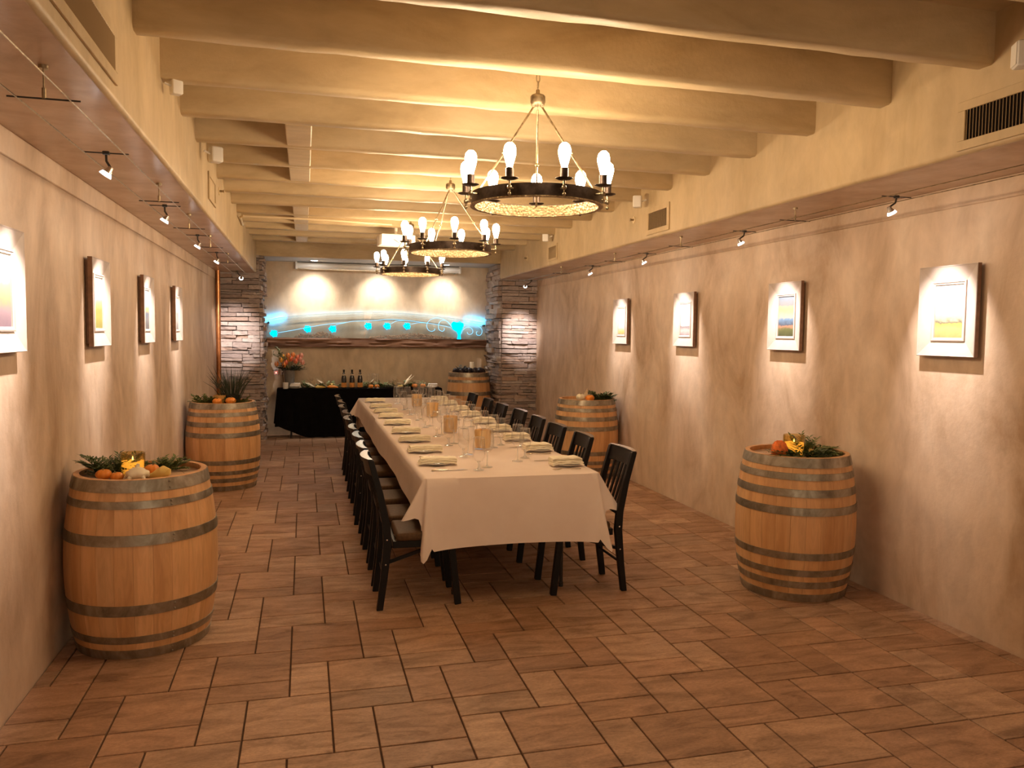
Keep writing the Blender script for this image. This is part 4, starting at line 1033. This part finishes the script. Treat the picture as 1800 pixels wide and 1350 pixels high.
def rough_beam():
    b = BM(); x0, x1 = -.60, 3.10; y0, y1 = 13.64, 13.795; z0, z1 = 1.475, 1.625; r = random.Random(4); n = 70
    prof = [(y0, z0), (y0-.004, z0+.02), (y0, z0+.05), (y0-.006, z0+.075), (y0, z0+.105), (y0-.004, z0+.13), (y0+.004, z1), (y1, z1), (y1, z0)]
    rows = []
    for i in range(n+1):
        x = x0+(x1-x0)*i/n; rows.append([b.verts.new((x, y+(mnoise.noise(Vector((x*2.5, k*2.3, 1)))*.016+mnoise.noise(Vector((x*9, k*5.3, 4)))*.008 if k < 7 else 0), z+(mnoise.noise(Vector((x*2, k, 7)))*.008 if k < 6 else 0))) for k, (y, z) in enumerate(prof)])
    for A, B in zip(rows, rows[1:]):
        for k in range(len(prof)): b.faces.new((A[k], A[(k+1) % len(prof)], B[(k+1) % len(prof)], B[k]))
    b.faces.new(rows[0][::-1]); b.faces.new(rows[-1]); return b
tag(obj('wooden_shelf', rough_beam(), M_BEAMWOOD, smooth=25), 'rough-hewn dark timber shelf between the stone pillars', 'shelf')
ZS = 1.626; YG = 13.715
t = thing('etched_glass', 'arched glass panel with blue glowing grapevine etching on the shelf', 'glass panel', (0, YG, 0))
top = [(-.60, 1.905), (-.41, 1.952), (-.05, 2.0), (.42, 2.04), (.98, 2.066), (1.56, 2.066), (2.15, 2.03), (2.65, 1.976), (3.09, 1.918)]
fine = []
for (a, c), (e, g) in zip(top, top[1:]):
    for k in range(4): fine.append((a+(e-a)*k/4, c+(g-c)*k/4))
fine.append(top[-1])
def pane(x0, x1):
    b = BM(); P = [(x0, ZS)]+[(x1, ZS)]+[p for p in fine[::-1] if x0 <= p[0] <= x1]
    A = [b.verts.new((x, 0, z)) for x, z in P]; B = [b.verts.new((x, .012, z)) for x, z in P]; b.faces.new(A); b.faces.new(B[::-1])
    for k in range(len(P)): b.faces.new((A[k], B[k], B[(k+1) % len(P)], A[(k+1) % len(P)]))
    return obj('pane', b, M_PANE, t)
pane(-.60, .98); pane(.982, 3.09)
def curve3(L, n=4):
    out = []; P = [Vector((x, 0, z)) for x, z in L]
    for i in range(len(P)-1):
        p0, p1, p2, p3 = P[max(0, i-1)], P[i], P[i+1], P[min(len(P)-1, i+2)]
        for k in range(n):
            s = k/n; out.append(.5*((2*p1)+(p2-p0)*s+(2*p0-5*p1+4*p2-p3)*s*s+(3*p1-p0-3*p2+p3)*s**3))
    out.append(P[-1]); return out
VINES = {'main': [(-0.43, 1.703), (-0.22, 1.742), (-0.03, 1.781), (0.11, 1.81), (0.36, 1.855), (0.67, 1.89), (0.82, 1.913), (1.17, 1.93), (1.26, 1.941), (1.34, 1.951), (1.49, 1.954), (1.62, 1.944), (1.85, 1.925), (2.06, 1.899), (2.27, 1.868), (2.47, 1.83)],
 's1': [(1.44, 1.879), (1.53, 1.926), (1.68, 1.94)], 's2': [(1.78, 1.873), (1.9, 1.903), (2.06, 1.899)], 's3': [(0.47, 1.814), (0.53, 1.852), (0.67, 1.885)],
 'c1': [(2.49, 1.836), (2.44, 1.911), (2.37, 1.95), (2.3, 1.943), (2.26, 1.885), (2.26, 1.799), (2.32, 1.759), (2.36, 1.788), (2.35, 1.817)],
 'c2': [(2.48, 1.848), (2.4, 1.939), (2.29, 1.983), (2.18, 1.985), (2.08, 1.929), (2.05, 1.848), (2.08, 1.779), (2.14, 1.757), (2.19, 1.781), (2.19, 1.809)],
 'c3': [(2.66, 1.717), (2.69, 1.787), (2.75, 1.831), (2.81, 1.837), (2.86, 1.794), (2.86, 1.736), (2.81, 1.709), (2.77, 1.729), (2.77, 1.753)],
 'c4': [(2.68, 1.827), (2.75, 1.886), (2.83, 1.902), (2.94, 1.871), (3.02, 1.814), (3.03, 1.744), (2.99, 1.694), (2.94, 1.708), (2.93, 1.749), (2.95, 1.766)]}
for k, L in VINES.items():
    b = BM(); add_tube(b, [(p.x, -.001, p.z) for p in curve3(L)], .006, 6, None, .35); obj('etched_vine', b, M_ETCHLINE, t)
for i, (x, z) in enumerate([(-0.49, 1.693), (0.05, 1.775), (0.46, 1.78), (1.05, 1.836), (1.37, 1.84), (1.71, 1.845)]):
    b = BM(); r = random.Random(i)
    for k in range(19):
        a = k*2.399; rr = .056*math.sqrt((k+.3)/19); add_ell(b, (x+rr*math.cos(a), -.001, z+rr*math.sin(a)), (.0155, .002, .0155), 10, 5)
    obj('etched_grapes', b, M_ETCH, t)
P = [(2.48, 1.90), (2.52, 1.935), (2.58, 1.915), (2.63, 1.940), (2.70, 1.90), (2.705, 1.845), (2.66, 1.763), (2.645, 1.70), (2.655, ZS), (2.585, ZS), (2.60, 1.70), (2.575, 1.755), (2.50, 1.80)]
b = BM(); A = [b.verts.new((x, -.002, z)) for x, z in P]; B = [b.verts.new((x, -.0002, z)) for x, z in P]; b.faces.new(A); b.faces.new(B[::-1])
for k in range(len(P)): b.faces.new((A[k], B[k], B[(k+1) % len(P)], A[(k+1) % len(P)]))
obj('etched_trunk', b, M_ETCH, t)
for dz in (.035, .062):
    b = BM(); add_tube(b, [(x, -.001, z-dz) for x, z in fine], .003, 5, None, .4); obj('etched_line', b, M_ETCHGREY, t)
for x in (-.575, 3.065):
    b = BM(); add_cyl(b, (x, -.02, 1.87), (x, .085, 1.87), .018, n=16); obj('standoff', b, M_DARKSTEEL, t, smooth=35)
# the blue LED lighting behind the glass: a strip along the shelf and one up each end
t = thing('led_strip', 'blue LED lighting strip hidden behind the etched glass', 'light', (0, 13.742, 0))
M_LED2 = emis('pale_blue_led', (.20, .58, 1.0), 6)
for nm, P, m in (('bright_end', [p for p in fine if p[0] < -.25], M_LED), ('bright_end', [p for p in fine if p[0] > 2.72], M_LED), ('strip', [p for p in fine if -.26 < p[0] < 2.73], M_LED2)):
    b = BM(); rows = []
    for x, z in P: rows.append([b.verts.new(v) for v in ((x, 0, z-.004), (x, 0, z+.004), (x, .008, z+.004), (x, .008, z-.004))])
    for A, B in zip(rows, rows[1:]):
        for q in range(4):
            f = b.faces.new((A[q], A[(q+1) % 4], B[(q+1) % 4], B[q])); f.material_index = 1 if q == 2 else 0
    obj(nm, b, [M_ETCHGREY, m], t)
# cork heaps
def corks(label, x0, x1, hmax, seed, n):
    r = random.Random(seed); b = BM()
    for i in range(n):
        x = r.uniform(x0, x1); u = (x-x0)/(x1-x0); h = hmax*min(1, 5*u, 5*(1-u))*(.75+.25*math.sin(u*11+seed))
        z = ZS+.012+r.random()*max(0, h-.012); d = Vector((r.uniform(-1, 1), r.uniform(-.5, .5), r.uniform(-.4, .4))).normalized()
        c = Vector((x, r.uniform(13.742, 13.770) if True else 0, z)); add_cyl(b, c-d*.02, c+d*.02, .0115, n=7)
    o = obj('cork_heap', b, M_CORK); tag(o, label, 'corks', kind='stuff')
corks('shorter heap of wine corks on the shelf behind the glass', -.16, .58, .095, 1, 170)
corks('longer heap of wine corks on the shelf, by the blue trunk', 1.08, 2.56, .090, 2, 330)
# outlets
for i, (x, lab) in enumerate(((-.46, 'wall outlet plate with a glowing red light by the vase'), (-.355, 'wall outlet plate with a plugged black cord by the vase'))):
    t = thing('wall_outlet', lab, 'outlet', (x, YB, 1.06), 0)
    b = BM(); add_box(b, (0, -.004, 0), (.075, .008, .115), bevel=.003, seg=1); obj('plate', b, M_WHITEPLASTIC, t)
    for z in (-.022, .022):
        b = BM(); add_box(b, (0, -.009, z), (.032, .003, .026), bevel=.001, seg=1); obj('socket', b, simple('socket_grey', (.5, .46, .42), .5), t)
    if i == 0:
        b = BM(); add_ell(b, (.0, -.014, -.022), (.010, .006, .010), 10, 6); obj('indicator', b, M_REDLED, t)
    else:
        b = BM(); add_tube(b, [(0, -.012, .022), (.012, -.04, .0), (-.006, -.03, -.03), (.01, -.03, -.20), (.0, -.02, -.36)], .005, 7); obj('cord', b, M_DARKSTEEL, t, smooth=True)

# ------------------------------------------------------------------ black buffet table
BX0, BX1, BY0, BY1, BZ = -.43, 2.24, 13.24, 13.60, .80
t = thing('buffet_table', 'narrow folding table under the black cloth', 'table', ((BX0+BX1)/2, (BY0+BY1)/2, 0))
b = BM(); add_box(b, (0, 0, BZ-.02), (BX1-BX0-.02, BY1-BY0-.02, .03), bevel=.004, seg=1); obj('table_top', b, MATS['table_laminate'], t)
for sx in (-1, 1):
    for sy in (-1, 1):
        b = BM(); add_cyl(b, (sx*(BX1-BX0)*.42, sy*.13, 0), (sx*(BX1-BX0)*.42, sy*.13, BZ-.03), .013, n=10); obj('leg', b, M_DARKSTEEL, t, smooth=True)
def black_cloth():
    b = BM(); pts = []; n = 70
    def add(x, y, nx, ny, hem): pts.append((x, y, nx, ny, hem))
    for i in range(10): add(BX0, BY1-(BY1-BY0)*i/10, -1, 0, .24)
    for i in range(5): a = PI+PI/2*i/4; add(BX0+.01+.01*math.cos(a), BY0+.01+.01*math.sin(a), math.cos(a), math.sin(a), .20)
    for i in range(n):
        u = i/n; x = BX0+.02+(BX1-BX0-.04)*u; hem = .20-.18*min(1, u/.16) if u < .16 else (.02 if u < .86 else .02+.40*(u-.86)/.14); add(x, BY0, 0, -1, hem)
    for i in range(5): a = 1.5*PI+PI/2*i/4; add(BX1-.01+.01*math.cos(a), BY0+.01+.01*math.sin(a), math.cos(a), math.sin(a), .44)
    for i in range(11): add(BX1, BY0+(BY1-BY0)*i/10, 1, 0, .5)
    rows = []; N = 8; zt = BZ+.003
    rows.append([b.verts.new((x-nx*.01, y-ny*.01, zt)) for x, y, nx, ny, h in pts])
    for k in range(N+1):
        v = k/N
        rows.append([b.verts.new((x+nx*(.004+v*(.035+.022*math.sin(i*1.15))), y+ny*(.004+v*(.035+.022*math.sin(i*1.15))), zt-.002-(zt-h)*v)) for i, (x, y, nx, ny, h) in enumerate(pts)])
    for A, B in zip(rows, rows[1:]):
        for i in range(len(A)-1): b.faces.new((A[i], A[i+1], B[i+1], B[i]))
    b.faces.new(rows[0]); return b
tag(obj('black_tablecloth', black_cloth(), M_BLACKCLOTH, smooth=70), 'black cloth covering the buffet table under the shelf', 'tablecloth')
ZBT = BZ+.004
# vase of tulips
VX, VY = -.24, 13.42
t = thing('vase', 'tall grey metal vase holding orange tulips', 'vase', (VX, VY, ZBT))
b = BM(); add_lathe(b, [(0, 0), (.070, 0), (.074, .01), (.088, .29), (.092, .30), (.086, .30), (.07, .02), (0, .012)], 28); obj('body', b, M_GALV, t, smooth=40)
b = BM(); add_lathe(b, [(.0805, .15), (.083, .155), (.0815, .16)], 28); obj('band', b, M_GALV, t, smooth=40)
t = thing('tulip_bouquet', 'bunch of orange and coral tulips with dark foliage', 'flowers', (VX, VY, ZBT+.02))
TP = [(-.20, .06, .33), (-.13, -.02, .40), (-.10, .05, .45), (-.05, -.06, .36), (-.02, .03, .47), (.03, -.05, .42), (.06, .05, .48), (.10, -.03, .38), (.13, .04, .44), (.17, -.02, .41), (.19, .03, .47), (.21, -.01, .36), (-.08, -.08, .32), (.0, .0, .41)]
for i, (x, y, z) in enumerate(TP):
    b = BM(); add_tube(b, [(x*.15, y*.15, .0), (x*.3, y*.3, .27), (x, y, z)], .004, 6); st = obj('stem', b, M_LEAF, t, smooth=True)
    m = M_TULIP[(0, 3, 3, 1, 0, 1, 0, 1, 1, 2, 2, 2, 0, 3)[i]]
    for k in range(5):
        b = BM(); a0 = 2*PI*k/5; q = []
        for (zz, rr, ww) in ((-.005, .006, .25), (.02, .032, .55), (.05, .036, .52), (.075, .026, .32), (.09, .018, .06)):
            q.append([b.verts.new((x+rr*math.cos(a0+s*ww), y+rr*math.sin(a0+s*ww), z+zz)) for s in (-1, 0, 1)])
        for A, B in zip(q, q[1:]):
            for j in range(2): b.faces.new((A[j], A[j+1], B[j+1], B[j]))
        obj('petal', b, m, st, smooth=True)
o = obj('foliage', sprigs((0, 0, .26), (.22, .13), 26, .16, 21, .06, .022, 8, .5), M_DARKLEAF, t); o['kind'] = 'stuff'
b = BM(); r = random.Random(31)
for i in range(9):
    a = r.uniform(-.9, .2); p = [Vector((0, 0, .25)), Vector((-.08+.04*a, .0, .45)), Vector((-.16+.10*a, .03*a, r.uniform(.52, .72)))]
    add_tube(b, p, .003, 5)
    for k in range(9):
        s = .25+.75*k/8; q = (p[0].lerp(p[1], s*2) if s < .5 else p[1].lerp(p[2], s*2-1)); leaf_card(b, q, Vector((r.uniform(-1, 1), r.uniform(-.6, .6), r.uniform(-.3, .8))), Vector((0, 0, 1)), .065, .030)
o = obj('branches', b, M_EUCA, t); o['kind'] = 'stuff'
# plates, cup
t = thing('votive_cup', 'small white candle cup at the vase end of the buffet', 'candle', (-.30, 13.30, ZBT))
b = BM(); add_lathe(b, [(0, 0), (.040, 0), (.044, .10), (.041, .10), (.038, .02), (0, .015)], 24); obj('cup', b, M_WHITEPLASTIC, t, smooth=40)
b = BM(); add_lathe(b, [(0, .016), (.037, .02), (.039, .085), (0, .083)], 20); obj('wax', b, M_CANDLE, t, smooth=40)
for k in range(3):
    t = thing('plate', 'white plate in the small stack beside the vase, %s' % ('lowest', 'middle', 'topmost under the napkin')[k], 'plate', (-.16, 13.33, ZBT+.011*k), 0, 'plates stacked on the buffet')
    b = BM(); add_lathe(b, [(0, .002), (.06, .002), (.105, .012), (.107, .014), (.07, .010), (0, .008)], 32); obj('dish', b, M_PORCELAIN, t, smooth=40)
def pad(label, loc, rz, mat=M_PORCELAIN):
    t = thing('folded_napkin', label, 'napkin', loc, rz)
    for k in range(3):
        b = BM(); add_box(b, (.003*k, 0, .009+.017*k), (.17-.008*k, .12, .016), bevel=.007, seg=2); obj('fold', b, simple('bright_napkin', (.84, .80, .76), .8), t, smooth=40)
pad('folded white napkin on the plate stack by the vase', (-.155, 13.33, ZBT+.038), .1)
pad('folded white napkin at the barrel end of the buffet', (2.10, 13.36, ZBT+.016), -.1)
t = thing('plate', 'white plate under the napkin at the barrel end of the buffet', 'plate', (2.08, 13.36, ZBT)); b = BM(); add_lathe(b, [(0, .002), (.06, .002), (.105, .012), (.107, .014), (.07, .010), (0, .008)], 32); obj('dish', b, M_PORCELAIN, t, smooth=40)
# bottles
def make_bottle():
    t = thing('wine_bottle', 'x', 'bottle', (0, 0, 0), 0, 'dark bottles on the buffet')
    b = BM(); add_lathe(b, [(0, .004), (.030, 0), (.042, .006), (.0425, .145), (.038, .180), (.024, .225), (.0155, .260), (.0150, .285), (.0165, .29), (.0165, .305), (.012, .306), (0, .305)], 28); g = obj('glass_body', b, M_BOTTLE, t, smooth=40)
    b = BM(); add_lathe(b, [(.0430, .018), (.0431, .092)], 28, a0=-PI*.93, a1=PI*.0); obj('label', b, M_LABEL, t, smooth=True)
    b = BM(); add_lathe(b, [(.0275, .214), (.0262, .2205), (.0245, .227)], 24); obj('neck_label', b, M_LABELNECK, t, smooth=True)
    b = BM(); add_lathe(b, [(.0160, .25), (.0157, .285), (.0172, .29), (.0172, .307), (0, .3075)], 20); obj('foil', b, M_FOIL, t, smooth=40)
    return t
b0 = make_bottle()
for i, x in enumerate((.625, .757, .887)):
    lab = 'dark wine bottle with orange label, %s from the vase' % ORD[i]
    if i == 0: b0.location = (x, 13.33, ZBT); b0['label'] = lab; src_children(b0)
    else: dup(b0, (x, 13.33, ZBT), 0, lab)
# flutes
fl = stem_glass('champagne_flute', 'glass', [(.003, .075), (.018, .09), (.026, .13), (.027, .18), (.024, .235)], .033, .004, .08, 'tall flutes on the buffet')
for i, (x, y) in enumerate(((1.03, 13.30), (1.10, 13.33), (1.17, 13.29), (1.135, 13.37))):
    lab = 'tall clear flute in the cluster beside the bottles, %s' % ('bottle end', 'middle front', 'pumpkin end', 'rearmost')[i]
    if i == 0: fl.location = (x, y, ZBT); fl['label'] = lab; src_children(fl)
    else: dup(fl, (x, y, ZBT), 0, lab)
# corn
def corn(label, loc, rz, big=1.0, ear=M_YELLOWGOURD):
    t = thing('corn_ear', label, 'corn', loc, rz, 'dried corn on the buffet')
    b = BM(); add_tube(b, [(0, 0, .022), (.03*big, 0, .026), (.10*big, 0, .024), (.15*big, 0, .018)], .02, 12, [.012, .022, .020, .006]); obj('cob', b, ear, t, smooth=True)
    for k in range(6):
        b = BM(); a = PI+(k-2.5)*.42; leaf_card(b, Vector((0, 0, .02)), Vector((math.cos(a), math.sin(a), .18+.22*k)), Vector((0, 0, 1)), .20*big, .05*big, .15); obj('husk', b, M_HUSK, t)
corn('yellow dried corn ear with pale husks beside the plate stack', (.17, 13.31, ZBT), .2, 1.1)
corn('orange dried corn ear with spread husks between plates and bottles', (.36, 13.35, ZBT), -.3, 1.2, M_ORANGE)
corn('dried corn ear with upright husks behind the flutes', (1.03, 13.44, ZBT), 2.2, 1.1)
corn('dried corn ear with large white husks beside the two pumpkins', (1.62, 13.40, ZBT), 2.6, 1.35)
corn('dried corn ear with husks fanned by the flutes end', (1.50, 13.33, ZBT), .8, 1.2)
pumpkin('orange mini pumpkin on the buffet in front of the flutes', (1.06, 13.275, ZBT), .045, M_ORANGE, 'mini pumpkins on the buffet')
pumpkin('orange mini pumpkin on the buffet next to a flute foot', (1.165, 13.345, ZBT), .042, M_ORANGE, 'mini pumpkins on the buffet')
pumpkin('orange mini pumpkin on the buffet beside the white husks', (1.79, 13.31, ZBT), .052, M_ORANGE, 'mini pumpkins on the buffet')
pumpkin('orange mini pumpkin on the buffet closest to the end napkin', (1.93, 13.32, ZBT), .050, M_ORANGE, 'mini pumpkins on the buffet')
pumpkin('yellow mini pumpkin on the buffet behind the orange corn', (.42, 13.45, ZBT), .055, M_YELLOWGOURD, 'mini pumpkins on the buffet')
b = sprigs((0, 0, 0), (.01, .01), 1, .1, 1, .05, .02, 2)
for k in range(17):
    x = -.02+.122*k
    if 0.55 < x < .95: continue
    bb = sprigs((x, 13.46, ZBT), (.15, .08), 9, .15, 40+k, .045, .022, 10, .9); me_t = bpy.data.meshes.new('tmp'); bb.to_mesh(me_t); bb.free(); b.from_mesh(me_t); bpy.data.meshes.remove(me_t)
tag(obj('greenery_garland', b, M_EUCA), 'grey-green leafy garland lying along the buffet table', 'garland', kind='stuff')
